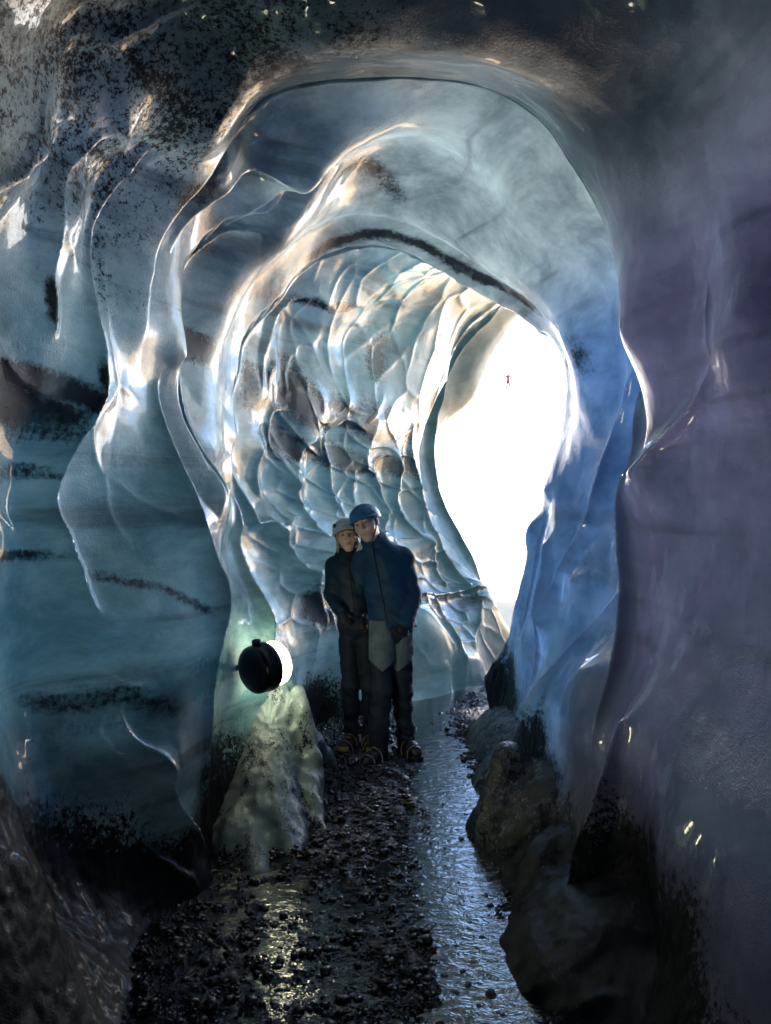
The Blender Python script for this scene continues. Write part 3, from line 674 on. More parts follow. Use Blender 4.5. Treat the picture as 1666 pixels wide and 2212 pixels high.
mound('ice_mound', 'rounded dirty ice hump with a pale yellow sheen beside the stream', lambda X, Y, Z: smin(sd_ell(X, Y, Z, (.98,3.82,-.25), (.60,.50,.63)), sd_cone(X, Y, Z, (.54,3.72,.08), (.66,3.92,.34), .07, .09), .08), (.25,3.2,-.1), (1.4,4.5,.75), .012, dirty_ice_material('pale_dirty_ice', .72, (.13, .14, .16, 1), .6), .013, 7)
mound('ice_mound', 'black grit-covered ice bank at the lower right edge of the stream', lambda X, Y, Z: smin(sd_ell(X, Y, Z, (1.14,2.7,-.45), (.85,.95,.76)), sd_ell(X, Y, Z, (.95,3.28,-.3), (.52,.36,.56)), .06), (.25,1.8,-.1), (1.5,3.8,.75), .012, dirty_ice_material('black_dirty_ice', 1.0, (.04, .04, .05, 1), .35), .017, 13)
mound('ice_mound', 'smooth grey ice foot sloping down behind the yellow-sheened hump', lambda X, Y, Z: smin(sd_ell(X, Y, Z, (1.2,5.2,-.35), (.72,1.1,.68)), sd_ell(X, Y, Z, (1.02,4.5,-.28), (.58,.5,.54)), .06), (.35,4.0,-.1), (1.5,6.3,.6), .014, dirty_ice_material('smooth_dirty_ice', .70, (.13, .17, .22, 1)), .010, 17)

# ------------------------------------------------------------------ lamp
def lathe(profile, seg=48):
    v = []; f = []
    n = len(profile)
    for s in range(seg):
        a = 2 * math.pi * s / seg
        for (r, z) in profile: v.append((r * math.cos(a), r * math.sin(a), z))
    for s in range(seg):
        for i in range(n - 1):
            a = s * n + i; b = ((s + 1) % seg) * n + i
            f.append((a, b, b + 1, a + 1))
    return np.array(v), np.array(f)
def simple_mat(name, col, rough=.5, spec=.5, bump=None, ior=1.5):
    t = NT(name); nb = None
    p = t.n('ShaderNodeTexCoord').outputs['Object']
    if bump: nb = t.bump(t.noise(p, bump[0], 4, .6), bump[1], .004)
    c = t.mix(t.noise(p, 12, 4), col, tuple(x * .75 for x in col[:3]) + (1,))
    return t.done(t.principled(c, rough, ior, nb, spec))
LAMP_P = W(566, 1442, 3.86)
def build_lamp():
    root = empty('round_lamp', LAMP_P)
    d = Vector((.62, .76, .10)).normalized()
    root.rotation_euler = d.to_track_quat('Z', 'Y').to_euler()
    tag(root, 'round black floodlight with a glowing white front, set above the grey ice mound', 'lamp')
    black = simple_mat('lamp_black', (.006, .008, .02, 1), .28, .5, (60, .15))
    R = .126
    prof = [(0.0005, -.095)] + [(R * math.sin(a), -.045 - .05 * math.cos(a)) for a in np.linspace(.12, math.pi / 2, 10)] + [(R, .0), (R * 1.03, .004), (R * 1.03, .03), (R * .98, .036), (R * .9, .036), (R * .9, .0)]
    v, f = lathe(prof); mesh_np('housing', v, f, black, root)
    t = NT('lamp_glow'); e = t.n('ShaderNodeEmission'); e.inputs['Color'].default_value = (1.0, .94, .62, 1); e.inputs['Strength'].default_value = LAMP_W
    prof = [(R * .93, .034), (R * .93, .092), (R * .9, .106), (R * .6, .116), (.0005, .12)]
    v, f = lathe(prof); mesh_np('diffuser', v, f, t.done(e.outputs[0]), root)
    v, f = lathe([(.0005, -.018), (.02, -.016), (.024, -.008), (.024, .012), (.018, .02), (.0005, .022)], 20)
    k = mesh_np('knob', v, f, black, root)
    up = root.rotation_euler.to_matrix().inverted() @ Vector((-.12, -.1, 1)).normalized()
    up.z = 0; up.normalize()
    k.location = up * (R + .008) + Vector((0, 0, -.02)); k.rotation_euler = up.to_track_quat('Z', 'Y').to_euler()
    # short arm that carries it into the ice behind
    br = bmesh.new(); bmesh.ops.create_cube(br, size=1.0); bmesh.ops.scale(br, vec=(.03, .012, .34), verts=br.verts)
    bmesh.ops.bevel(br, geom=br.edges[:], offset=.003, segments=2, affect='EDGES')
    me = bpy.data.meshes.new('bracket'); br.to_mesh(me); br.free(); me.materials.append(black)
    b = bpy.data.objects.new('bracket', me); COL.objects.link(b); b.parent = root
    loc = root.rotation_euler.to_matrix().inverted() @ Vector((-.17, .10, -.02)); dirn = root.rotation_euler.to_matrix().inverted() @ Vector((-1, .5, -.05))
    b.location = loc; b.rotation_euler = dirn.to_track_quat('Z', 'Y').to_euler()
LAMP_W = 2.3
build_lamp()

# ------------------------------------------------------------------ people
def vcol_mat(name, rough, spec=.4, bump=None, sss=0.0):
    t = NT(name); c = t.attr('tint').outputs['Color']; p = t.n('ShaderNodeTexCoord').outputs['Object']
    nb = t.bump(t.noise(p, bump[0], 4, .6), bump[1], bump[2]) if bump else None
    c = t.mix(t.math('MULTIPLY', t.noise(p, 45, 4), .35), c, t.mix(.5, c, (.02, .02, .02, 1)))
    sh = t.principled(c, rough, 1.45, nb, spec)
    return t.done(sh)
def cloth_mat(name, col, rough=.62, weave=260, spec=.3):
    t = NT(name); p = t.n('ShaderNodeTexCoord').outputs['Object']
    n1 = t.noise(p, 9, 5, .6)
    c = t.mix(t.ramp(n1, .35, .7), col, tuple(x * .7 for x in col[:3]) + (1,))
    nb = t.bump(t.noise(p, weave, 3, .6), .25, .002, t.bump(t.noise(t.mapping(p, (1, 1, .6)), 26, 4, .6), .5, .008))
    return t.done(t.principled(c, rough, 1.45, nb, spec))
SKIN = vcol_mat('skin', .42, .4, (70, .12, .003))

def rot_xyz(roll, yaw, pitch):
    return np.array(Matrix.Rotation(roll, 3, 'Y') @ Matrix.Rotation(yaw, 3, 'Z') @ Matrix.Rotation(pitch, 3, 'X'))

def head_sdf(female):
    j = .92 if female else 1.0
    def f(X, Y, Z):
        d = sd_ell(X, Y, Z, (0, .018, .032), (.074, .094, .088))
        d = smin(d, sd_ell(X, Y, Z, (0, -.022, -.038), (.060 * j, .068, .076)), .035)
        d = smin(d, sd_ell(X, Y, Z, (0, -.062, -.094), (.026 * j, .024, .019)), .03)
        for s in (-1, 1):
            d = smin(d, sd_ell(X, Y, Z, (s * .040, -.056, -.022), (.022, .022, .02)), .025)
            d = smin(d, sd_ell(X, Y, Z, (s * .073, .012, -.008), (.010, .019, .030)), .008)
        d = smin(d, sd_cone(X, Y, Z, (-.034, -.076, .030), (.034, -.076, .030), .012, .012), .018)
        for s in (-1, 1):
            d = smax(d, -sd_ell(X, Y, Z, (s * .030, -.102, .010), (.019, .020, .013)), .012)
            d = np.minimum(d, sd_ell(X, Y, Z, (s * .030, -.073, .010), (.0125, .0125, .0125)))
        d = smin(d, sd_cone(X, Y, Z, (0, -.086, .016), (0, -.110, -.022), .007, .012 * j), .012)
        for s in (-1, 1): d = smin(d, sd_ell(X, Y, Z, (s * .012, -.096, -.026), (.008, .010, .007)), .008)
        d = smin(d, sd_ell(X, Y, Z, (0, -.086, -.053), (.024, .009, .005)), .007)
        d = smin(d, sd_ell(X, Y, Z, (0, -.085, -.063), (.021, .009, .006)), .007)
        d = smax(d, -sd_ell(X, Y, Z, (0, -.100, -.0578), (.022, .010, .0016)), .004)
        d = smin(d, sd_cone(X, Y, Z, (0, .03, -.06), (0, .045, -.115), .052 * j, .050 * j), .03)
        return d
    return f
def head_tint(v, female):
    skin = np.array((.62, .42, .33)) if female else np.array((.58, .40, .32))
    c = np.tile(skin, (len(v), 1)); x, y, z = v.T
    front = y < -.05
    def blend(m, col): c[:] = c * (1 - m[:, None]) + np.array(col) * m[:, None]
    ax = np.abs(x)
    blend(np.exp(-((ax - .045)**2 + (z + .028)**2) / .0004) * front * .4, (.48, .20, .16))          # cheeks
    blend(np.exp(-((ax - .030) / .015)**2 * 1.2 - ((z - .010) / .009)**2) * front * .75, (.16, .08, .06))     # lids
    lip = np.exp(-(x / .022)**4 - ((z + .058) / .0085)**4) * (y < -.07); blend(lip * .75, (.36, .11, .10) if female else (.33, .15, .13))
    brow = np.exp(-((ax - .034) / .018)**4 - ((z - .032 + .15 * (ax - .034)) / .0045)**4) * front; blend(brow * .85, (.05, .03, .02) if female else (.12, .09, .07))
    for s in (-1, 1):
        e = np.sqrt((x - s * .030)**2 + (y + .073)**2 + (z - .010)**2)
        on = (e < .0135) & (y < -.078)
        ex = (x - s * .030); ez = (z - .010)
        c[on] = (.34, .30, .28)
        c[on & (ex**2 + ez**2 < .0072**2)] = (.03, .018, .012)
    if not female: blend(sstep(-.03, -.075, z) * front * .3, (.22, .18, .16))
    return np.clip(c, 0, 1)

def part_sdf(name, fn, lo, hi, h, mat, root, tint=None):
    v, f = surface_nets(fn, lo, hi, h)
    o = mesh_np(name, v, f, mat, root)
    if tint is not None: cattr(o, 'tint', tint(v))
    return o
def folds(X, Y, Z, seed, amp, sx=9, sz=14):
    n = fbm(X * sx + .6 * Z * sx, Y * sx, Z * sz + 2 * X * sx * .3, 3, seed)
    return amp * (1 - 2.2 * np.abs(n))                                  # creased, ridge-like
def tube(pts, r, seg=8):
    pts = [Vector(p) for p in pts]; v = []; f = []; n = len(pts)
    for i, p in enumerate(pts):
        t = (pts[min(i + 1, n - 1)] - pts[max(i - 1, 0)]).normalized()
        a = t.orthogonal().normalized(); b = t.cross(a)
        for k in range(seg):
            an = 2 * math.pi * k / seg; q = p + (a * math.cos(an) + b * math.sin(an)) * r; v.append(tuple(q))
    for i in range(n - 1):
        for k in range(seg):
            a = i * seg + k; b = i * seg + (k + 1) % seg
            f.append((a, b, b + seg, a + seg))
    return np.array(v), np.array(f)

def boot(root, at, yaw, mat, sole_mat, accent, chain):
    e = bpy.data.objects.new('boot', None)
    c, s = math.cos(yaw), math.sin(yaw)
    def loc(X, Y, Z):
        x, y = X - at[0], Y - at[1]; return c * x + s * y, -s * x + c * y, Z
    def f(X, Y, Z):
        x, y, z = loc(X, Y, Z)
        d = sd_cone(x, y, z, (0, .04, .05), (0, -.13, .036), .048, .042)
        d = smin(d, sd_cone(x, y, z, (0, .035, .06), (0, .045, .16), .048, .050), .03)
        d = smin(d, sd_ell(x, y, z, (0, -.06, .068), (.036, .06, .03)), .03)
        d = smax(d, .014 - z, .006)
        return d + .0025 * np.sin(y * 190) * (z > .05)
    v, fc = surface_nets(f, (at[0] - .2, at[1] - .26, -.01), (at[0] + .2, at[1] + .22, .24), .006)
    o = mesh_np('boot', v, fc, mat, root)
    def g(X, Y, Z):
        x, y, z = loc(X, Y, Z)
        d = sd_cone(x, y, z * 0, (0, .045, 0), (0, -.13, 0), .054, .047)
        return np.maximum(d, np.maximum(z - .024, .003 - z))
    v, fc = surface_nets(g, (at[0] - .22, at[1] - .26, -.012), (at[0] + .22, at[1] + .22, .05), .006)
    mesh_np('sole', v, fc, sole_mat, o)
    def wpt(x, y, z): return (at[0] + c * x - s * y, at[1] + s * x + c * y, z)
    # chain of the ice grips over toe and instep, and the laces
    for y0, zt in ((-.125, .085), (-.035, .105)):
        pts = [wpt(.062 * math.cos(a), y0 + .012 * math.sin(3 * a), .012 + zt * math.sin(a)) for a in np.linspace(0, math.pi, 15)]
        v, fc = tube(pts, .0035, 6); mesh_np('grip_chain', v, fc, chain, o)
    for k in range(3):
        y0 = -.07 + .035 * k; z0 = .098 + .012 * k
        v, fc = tube([wpt(-.03, y0, z0 - .008), wpt(0, y0 + .012, z0 + .006), wpt(.03, y0 + .004, z0 - .008)], .003, 6); mesh_np('lace', v, fc, chain if accent is None else accent, o)
    if accent is not None:
        def q(X, Y, Z):
            x, y, z = loc(X, Y, Z)
            return np.maximum(sd_cone(x, y, z, (0, .04, .05), (0, -.13, .036), .0505, .0445), np.maximum(np.abs(z - .045) - .016, y + .135))
        v, fc = surface_nets(q, (at[0] - .2, at[1] - .26, .01), (at[0] + .2, at[1] + .22, .1), .005); mesh_np('toe_cap', v, fc, accent, o)
    return o

def helmet(root, Hm, Hc, mat, dark, female, label):
    c = (0, .012, .040)
    r = (.098, .116, .094) if female else (.102, .120, .092)
    def cut(X, Y, Z): return (.030 - .22 * (Y - .0) * (1 if female else .6) - .10 * np.abs(X) - .004) - Z
    def f(X, Y, Z):
        o = sd_ell(X, Y, Z, c, r); i = sd_ell(X, Y, Z, c, tuple(k - .012 for k in r))
        brim = sd_ell(X, Y, Z, c, tuple(k + .006 for k in r)); pl = cut(X, Y, Z)
        o = np.minimum(o, np.maximum(brim, -pl - .016))
        if female:
            for s in (-1, 1):
                o = smax(o, -sd_cone(X, Y, Z, (s * .045, -.10, .115), (s * .035, .10, .135), .006, .006), .006)
        return np.maximum(np.maximum(o, -i), pl)
    v, fc = surface_nets(f, (-.13, -.14, -.03), (.13, .16, .16), .0045)
    h = mesh_np('helmet', v @ Hm.T + Hc, fc, mat, root); h['label'] = label
    def xf(p): return tuple(Hm @ np.array(p) + Hc)
    # dark liner under the brim
    def g(X, Y, Z):
        o = sd_ell(X, Y, Z, c, tuple(k - .010 for k in r)); i = sd_ell(X, Y, Z, c, tuple(k - .017 for k in r)); pl = cut(X, Y, Z) - .006
        return np.maximum(np.maximum(o, -i), pl)
    v, fc = surface_nets(g, (-.13, -.14, -.03), (.13, .16, .16), .005); mesh_np('liner', v @ Hm.T + Hc, fc, dark, h)
    for s in (-1, 1):
        pts = [(s * .083, -.02, .035), (s * .080, -.03, -.01), (s * .066, -.045, -.055), (s * .03, -.062, -.108), (0, -.066, -.118)]
        v, fc = tube([xf(p) for p in pts], .0045, 6); mesh_np('strap', v, fc, dark, h)
    if female:
        for s in (-1, 1):
            v, fc = tube([xf((s * .083, -.052, .075)), xf((s * .076, -.058, .098))], .010, 8); mesh_np('vent', v, fc, dark, h)
    return h, xf

def make_person(P):
    root = empty('person', P['root']); tag(root, P['label'], 'person', P.get('group'))
    ox, oy = P['root'][0], P['root'][1]
    L = lambda p: (p[0] - ox, p[1] - oy, p[2])
    J = {k: L(v) for k, v in P['joints'].items()}
    fem = P['female']; k = P['k']
    Hm = rot_xyz(*P['head_rot']); Hc = np.array(J['head']); hs = P['head_scale']; Hm = Hm * hs
    Hi = np.linalg.inv(Hm)
    # body: head and neck, then trunk and limbs under the clothes, as one mesh
    v1, f1 = surface_nets(head_sdf(fem), (-.11, -.14, -.19), (.11, .14, .14), .0042)
    tint1 = head_tint(v1, fem); v1w = v1 @ Hm.T + Hc
    def under(X, Y, Z):
        d = sd_cone(X, Y, Z, J['hip'], J['chest'], .095 * k, .10 * k)
        d = smin(d, sd_cone(X, Y, Z, J['chest'], J['neck'], .06 * k, .038), .03)
        for s in 'lr':
            d = smin(d, sd_cone(X, Y, Z, J['hip_' + s], J['knee_' + s], .060 * k, .045 * k), .03)
            d = smin(d, sd_cone(X, Y, Z, J['knee_' + s], J['ankle_' + s], .045 * k, .034 * k), .02)
            d = smin(d, sd_cone(X, Y, Z, J['sho_' + s], J['elb_' + s], .042 * k, .034 * k), .03)
            d = smin(d, sd_cone(X, Y, Z, J['elb_' + s], J['wri_' + s], .034 * k, .026 * k), .02)
        return d
    v2, f2 = surface_nets(under, (-.45, -.25, .05), (.45, .3, 1.6), .014)
    body = mesh_np('body', np.vstack([v1w, v2]), np.vstack([f1, f2 + len(v1)]), SKIN, root)
    cattr(body, 'tint', np.vstack([tint1, np.tile((.40, .26, .2), (len(v2), 1))]))
    # trousers
    tr = P['trouser_r']
    def tf(X, Y, Z):
        d = sd_ell(X, Y, Z, (J['hip'][0], J['hip'][1], J['hip'][2] + .02), (tr[0] * 1.75, tr[0] * 1.35, .15))
        for s in 'lr':
            q = sd_cone(X, Y, Z, J['hip_' + s], J['knee_' + s], tr[0], tr[1])
            q = smin(q, sd_cone(X, Y, Z, J['knee_' + s], J['ankle_' + s], tr[1], tr[2]), .03)
            d = smin(d, q, .022)
        lowz = np.clip((.75 - Z) / .6, 0, 1)
        d = d - folds(X, Y, Z, P['seed'], .009 + .010 * lowz, 6, 10)
        return smax(d, P['cuff'] - Z, .01)
    part_sdf('trousers', tf, (-.36, -.25, P['cuff'] - .03), (.38, .3, 1.05), .0095, P['trouser_mat'], root)
    # jacket
    jr = P['jacket_r']; hem = P['hem']
    def jf(X, Y, Z):
        t = sd_cone(X, Y / P['flat'], Z, (J['hip'][0], J['hip'][1] / P['flat'], hem), (J['chest'][0], J['chest'][1] / P['flat'], J['chest'][2]), jr[0], jr[1])
        t = smin(t, sd_cone(X, Y, Z, J['sho_l'], J['sho_r'], jr[2], jr[2]), .07)
        t = smin(t, sd_cone(X, Y, Z, J['chest'], J['neck'], jr[1] * .8, .075 * k), .06)
        t = smin(t, sd_cone(X, Y, Z, J['neck'], P['collar_top'](J), .072 * k, .070 * k), .02)
        t = smax(t, hem - Z + .012 * np.sin(X * 17), .012)
        for s in 'lr':
            a = sd_cone(X, Y, Z, J['sho_' + s], J['elb_' + s], jr[2], jr[3])
            a = smin(a, sd_cone(X, Y, Z, J['elb_' + s], J['wri_' + s], jr[3], jr[3] * .86), .03)
            t = smin(t, a, .022)
        return t - folds(X, Y, Z, P['seed'] + 5, .016, 5, 8)
    jk = part_sdf('jacket', jf, (-.42, -.28, hem - .22), (.42, .32, J['neck'][2] + P['collar'] + .16), .0095, P['jacket_mat'], root)
    # zip down the front, following the cloth
    co = np.empty(len(jk.data.vertices) * 3, dtype=np.float32); jk.data.vertices.foreach_get('co', co); co = co.reshape(-1, 3)
    pts = []
    for z in np.arange(hem + .02, J['neck'][2] + .02, .03):
        s = (z - hem) / (J['neck'][2] - hem); x = J['hip'][0] * (1 - s) + J['neck'][0] * s + P['zip']
        m = (np.abs(co[:, 0] - x) < .014) & (np.abs(co[:, 2] - z) < .014)
        if m.any(): pts.append((x, co[m, 1].min() - .002, z))
    v, f = tube(pts, .004, 6); mesh_np('zip', v, f, strap_mat, jk)
    return root, J, Hm, Hc

def glove(root, wri, dirn, mat):
    """Mitt-like glove with four curled fingers and a thumb."""
    wri = np.array(wri); d = np.array(dirn, float); d /= np.linalg.norm(d)
    side = np.cross(d, (0, 1, 0)); side /= np.linalg.norm(side); out = np.cross(side, d)
    def f(X, Y, Z):
        q = sd_cone(X, Y, Z, wri, wri + d * .075, .034, .038)
        for i in range(4):
            b = wri + d * .075 + side * (.024 - .016 * i); L = (.040, .046, .044, .034)[i]
            m = b + d * L * .7 + out * -.008; e = m + d * L * .4 + out * -.024
            q = smin(q, np.minimum(sd_cone(X, Y, Z, b, m, .0115, .0105), sd_cone(X, Y, Z, m, e, .0105, .009)), .006)
        tb = wri + d * .03 + side * .03; te = tb + d * .045 + side * .022 - out * .012
        return smin(q, sd_cone(X, Y, Z, tb, te, .014, .011), .01)
    c = wri + d * .08
    v, fc = surface_nets(f, c - .14, c + .14, .005); return mesh_np('glove', v, fc, mat, root)

navy = cloth_mat('navy_softshell', (.009, .044, .105, 1), .6)
dark_navy = cloth_mat('dark_navy_shell', (.006, .021, .046, 1), .55)
slate = cloth_mat('slate_trousers', (.012, .023, .044, 1), .7)
charcoal = cloth_mat('charcoal_trousers', (.010, .021, .042, 1), .7)
lit_grey = cloth_mat('lit_grey_cloth', (.11, .155, .185, 1), .75)  # pale copy of the trouser cloth for the lit thighs
black_leather = simple_mat('black_leather', (.010, .010, .012, 1), .4, .5, (90, .4))
brown_leather = simple_mat('brown_suede', (.05, .04, .035, 1), .6, .4, (90, .4))
rubber = simple_mat('black_rubber', (.008, .008, .009, 1), .6, .4)
yellow_rubber = simple_mat('yellow_rubber', (.42, .32, .08, 1), .5, .4)
chain_mat = simple_mat('steel_chain', (.32, .31, .30, 1), .3, .8)
strap_mat = simple_mat('black_webbing', (.012, .014, .020, 1), .6, .4)
blue_shell = simple_mat('blue_helmet_shell', (.012, .12, .30, 1), .22, .6)
grey_shell = simple_mat('grey_helmet_shell', (.42, .43, .48, 1), .3, .5)
blonde = simple_mat('blonde_hair', (.40, .29, .17, 1), .5, .5, (180, .8))
grey_hair = simple_mat('short_grey_hair', (.16, .14, .13, 1), .6, .4, (180, .8))
fleece = cloth_mat('navy_fleece', (.008, .020, .038, 1), .9)
pale_cloth = cloth_mat('pale_lining', (.62, .66, .62, 1), .8)

def man():
    Y0 = 4.95
    def A(px, py, Y=Y0): return W(px, py, Y)
    J = dict(head=A(791, 1131, 4.90), neck=A(813, 1172, 4.98), chest=A(833, 1228, 5.0), hip=A(848, 1355, 5.0),
             sho_l=A(872, 1206, 5.0), sho_r=A(782, 1206, 5.05), elb_l=A(889, 1288, 5.0), elb_r=A(772, 1290, 5.12), wri_l=A(877, 1345, 4.9), wri_r=A(790, 1330, 5.15),
             hip_l=A(868, 1390, 5.02), hip_r=A(824, 1390, 4.98), knee_l=A(869, 1495, 5.04), knee_r=A(824, 1490, 4.92), ankle_l=A(878, 1598, 5.08), ankle_r=A(818, 1602, 4.90))
    P = dict(root=(.03, 4.95, 0), joints=J, female=False, k=1.0, head_rot=(-.36, -.32, .0), head_scale=1.02, label='taller person in a navy jacket and blue helmet leaning over the other',
             trouser_r=(.078, .058, .057), trouser_mat=slate, cuff=.085, seed=3, jacket_mat=navy, jacket_r=(.150, .148, .062, .054), flat=.78, hem=.885, collar=.045, collar_top=lambda j: tuple(np.array(j['neck']) * .45 + (np.array(j['head']) + (.02, .035, -.085)) * .55), zip=-.03)
    root, J, Hm, Hc = make_person(P)
    h, xf = helmet(root, Hm, Hc, blue_shell, strap_mat, False, 'glossy blue climbing helmet')
    # short hair at the temples and nape
    def hf(X, Y, Z):
        o = sd_ell(X, Y, Z, (0, .024, .024), (.080, .096, .086)); return np.maximum(np.maximum(o, -sd_ell(X, Y, Z, (0, .02, .024), (.070, .088, .080))), np.maximum(-.045 - Z, -.022 - Y))
    v, f = surface_nets(hf, (-.1, -.06, -.07), (.1, .14, .12), .0045); mesh_np('hair', v @ Hm.T + Hc, f, grey_hair, root)
    L = lambda p: (p[0] - .03, p[1] - 4.95, p[2])
    # light on the thighs, added as pale pieces: seat down to pointed lower edges
    tro = [c for c in root.children if c.name.startswith('trousers')][0]
    def lit_piece(name, a, b, ra, rb, zlo, tip):
        def f(X, Y, Z):
            d = np.abs(sd_cone(X, Y, Z, a, b, ra, rb) - .008) - .004
            d = np.maximum(d, (Y - (a[1] + b[1]) / 2 + .02))
            return np.maximum(d, zlo + np.abs(X - tip) * .75 - Z)
        v, fc = surface_nets(f, (min(a[0], b[0]) - .13, a[1] - .14, zlo - .04), (max(a[0], b[0]) + .13, a[1] + .06, .93), .006)
        return mesh_np(name, v, fc, lit_grey, tro)
    lit_piece('lit_thigh', (J['hip_r'][0] + .004, J['hip_r'][1], .93), J['knee_r'], .090, .068, .60, J['knee_r'][0] + .01)
    lit_piece('lit_thigh', (J['hip_l'][0] - .012, J['hip_l'][1] - .012, .93), (J['knee_l'][0] - .012, J['knee_l'][1] - .012, J['knee_l'][2]), .083, .066, .58, J['knee_l'][0] - .03)
    glove(root, J['wri_l'], np.array(L(A(858, 1372, 4.84))) - np.array(J['wri_l']), strap_mat)
    glove(root, J['wri_r'], (.05, .0, -.08), strap_mat)
    boot(root, (J['ankle_r'][0] - .01, J['ankle_r'][1] - .045), -.55, black_leather, rubber, None, chain_mat)
    boot(root, (J['ankle_l'][0] + .005, J['ankle_l'][1] - .02), .45, black_leather, rubber, None, chain_mat)
    return root
def woman():
    def A(px, py, Y=5.1): return W(px, py, Y)
    J = dict(head=A(749, 1158, 5.06), neck=A(752, 1196, 5.13), chest=A(757, 1238, 5.14), hip=A(768, 1350, 5.14),
             sho_l=A(786, 1224, 5.14), sho_r=A(724, 1224, 5.14), elb_l=A(790, 1295, 5.2), elb_r=A(720, 1285, 5.12), wri_l=A(775, 1330, 5.1), wri_r=A(737, 1318, 5.02),
             hip_l=A(788, 1385, 5.14), hip_r=A(753, 1385, 5.14), knee_l=A(799, 1480, 5.12), knee_r=A(757, 1480, 5.10), ankle_l=A(800, 1582, 5.17), ankle_r=A(761, 1582, 5.18))
    P = dict(root=(-.2, 5.12, 0), joints=J, female=True, k=.86, head_rot=(-.16, .10, -.05), head_scale=.93, label='shorter person in a dark jacket and pale grey helmet, cheek against the taller one',
             trouser_r=(.069, .053, .052), trouser_mat=charcoal, cuff=.10, seed=9, jacket_mat=dark_navy, jacket_r=(.122, .122, .052, .046), flat=.82, hem=.945, collar=.02, collar_top=lambda j: (j['neck'][0], j['neck'][1] - .005, j['neck'][2] + .02), zip=0.0)
    root, J, Hm, Hc = make_person(P)
    h, xf = helmet(root, Hm, Hc, grey_shell, strap_mat, True, 'pale grey helmet with dark side vents')
    # small dark print on the helmet front
    for (x0, x1, z, yy) in ((-.020, .022, .075, 0), (-.012, .010, .104, 0)):
        n = 6 if z < .09 else 3
        for i in range(n):
            x = x0 + (x1 - x0) * i / (n - 1)
            q = math.sqrt(max(0, 1 - ((z - .040) / .094)**2 - (x / .098)**2)) * .116
            v, f = tube([xf((x - .0025, .012 - q - .0006, z - .004)), xf((x + .0025, .012 - q - .0006, z + .004))], .0016, 5); mesh_np('print_mark', v, f, strap_mat, h)
    # loose hair at both sides of the face
    def hf(X, Y, Z):
        d = None
        for s in (-1, 1):
            for i, (dx, y0, zz) in enumerate(((.066, -.040, -.085), (.070, -.02, -.105), (.068, .01, -.12), (.061, -.052, -.06))):
                q = sd_cone(X, Y, Z, (s * .066, y0 * .9, .03), (s * dx * 1.03, y0 + .006, zz * .55), .011, .012)
                q = smin(q, sd_cone(X, Y, Z, (s * dx * 1.03, y0 + .006, zz * .55), (s * (dx + .012), y0 + .02, zz), .012, .006), .008)
                d = q if d is None else smin(d, q, .006)
        d = smin(d, np.maximum(sd_ell(X, Y, Z, (0, .03, .0), (.080, .092, .10)), -.0 - Y + .01), .01)
        return d + .003 * np.sin(X * 700 + Y * 500)
    v, f = surface_nets(hf, (-.12, -.1, -.18), (.12, .15, .12), .0045); mesh_np('hair', v @ Hm.T + Hc, f, blonde, root)
    # neck gaiter pulled up to the chin
    def gf(X, Y, Z):
        c = np.array(J['neck'])
        d = sd_cone(X, Y, Z, c + (0, -.005, -.03), c + (.0, -.022, .035), .088, .074)
        d = d - folds(X, Y, Z, 23, .007, 9, 22)
        return np.maximum(d, Z - (c[2] + .048 + .1 * (Y - c[1])))
    c = J['neck']; v, f = surface_nets(gf, (c[0] - .14, c[1] - .15, c[2] - .14), (c[0] + .14, c[1] + .14, c[2] + .1), .006); mesh_np('neck_gaiter', v, f, fleece, root)
    # pale lining with a dark stripe showing at the open collar
    L = lambda p: (p[0] + .2, p[1] - 5.12, p[2])
    a, b = L(A(784, 1172, 5.0)), L(A(779, 1190, 5.0))
    def lf(X, Y, Z): return np.maximum(sd_cone(X, Y, Z, a, b, .020, .026), np.abs(Y - a[1]) - .008)
    v, f = surface_nets(lf, (a[0] - .08, a[1] - .04, b[2] - .06), (a[0] + .08, a[1] + .04, a[2] + .06), .005); ln = mesh_np('collar_lining', v, f, pale_cloth, root)
    v, f = tube([(a[0] + .006, a[1] - .010, a[2] - .006), (b[0] + .012, b[1] - .010, b[2])], .005, 6); mesh_np('stripe', v, f, strap_mat, ln)
    for nm in 'lr': glove(root, J['wri_' + nm], (.03, -.03, -.08), strap_mat)
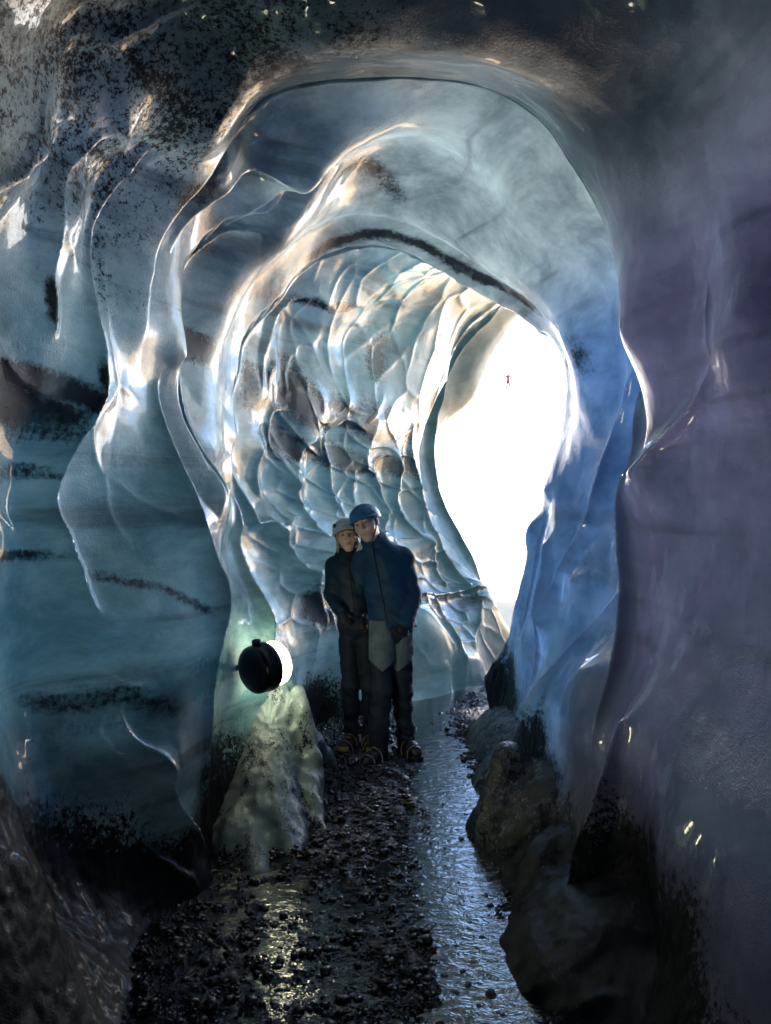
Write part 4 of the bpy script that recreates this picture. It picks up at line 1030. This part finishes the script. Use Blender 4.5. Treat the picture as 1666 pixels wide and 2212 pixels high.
    boot(root, (J['ankle_r'][0] - .012, J['ankle_r'][1] - .02), -.30, brown_leather, rubber, yellow_rubber, chain_mat)
    boot(root, (J['ankle_l'][0] + .0, J['ankle_l'][1] - .02), .12, brown_leather, rubber, yellow_rubber, chain_mat)
    return root
man(); woman()

# ------------------------------------------------------------------ a walker far out on the snow slope
def walker():
    Y = 80.0; x = (1098 - 833) / FPX * Y
    dg = bpy.context.evaluated_depsgraph_get()
    hit = S.ray_cast(dg, Vector((x, Y, 500)), Vector((0, 0, -1)))
    z = hit[1].z if hit[0] else 18
    root = empty('person', (x, Y, z - .02)); tag(root, 'tiny distant walker in a dark red jacket on the bright snow outside', 'person')
    red = simple_mat('dark_red_jacket', (.04, .008, .010, 1), .9, .1); dk = simple_mat('dark_trousers', (.008, .008, .012, 1), .9, .1)
    def body(X, Y, Z):
        d = sd_cone(X, Y, Z, (0, 0, .85), (0, 0, 1.4), .10, .12); d = smin(d, sd_ell(X, Y, Z, (.05, 0, 1.63), (.09, .10, .12)), .05)
        for s in (-1, 1):
            d = smin(d, sd_cone(X, Y, Z, (s * .08, 0, .85), (s * .2, 0, .05), .07, .05), .04); d = smin(d, sd_cone(X, Y, Z, (s * .16, 0, 1.4), (s * .62, 0, 1.42), .05, .035), .04)
        return d
    part_sdf('body', body, (-.8, -.2, -.05), (.8, .2, 1.85), .03, SKIN, root, lambda v: np.tile((.1, .07, .06), (len(v), 1)))
    def jk(X, Y, Z):
        d = sd_cone(X, Y, Z, (0, 0, .85), (0, 0, 1.4), .15, .18)
        for s in (-1, 1): d = smin(d, sd_cone(X, Y, Z, (s * .16, 0, 1.4), (s * .58, 0, 1.42), .08, .07), .06)
        return d
    part_sdf('jacket', jk, (-.8, -.3, .6), (.8, .3, 1.7), .03, red, root)
    def tk(X, Y, Z):
        d = None
        for s in (-1, 1):
            q = sd_cone(X, Y, Z, (s * .08, 0, .85), (s * .2, 0, .1), .11, .08); d = q if d is None else smin(d, q, .05)
        return d
    part_sdf('trousers', tk, (-.5, -.3, -.05), (.5, .3, 1.05), .03, dk, root)
walker()
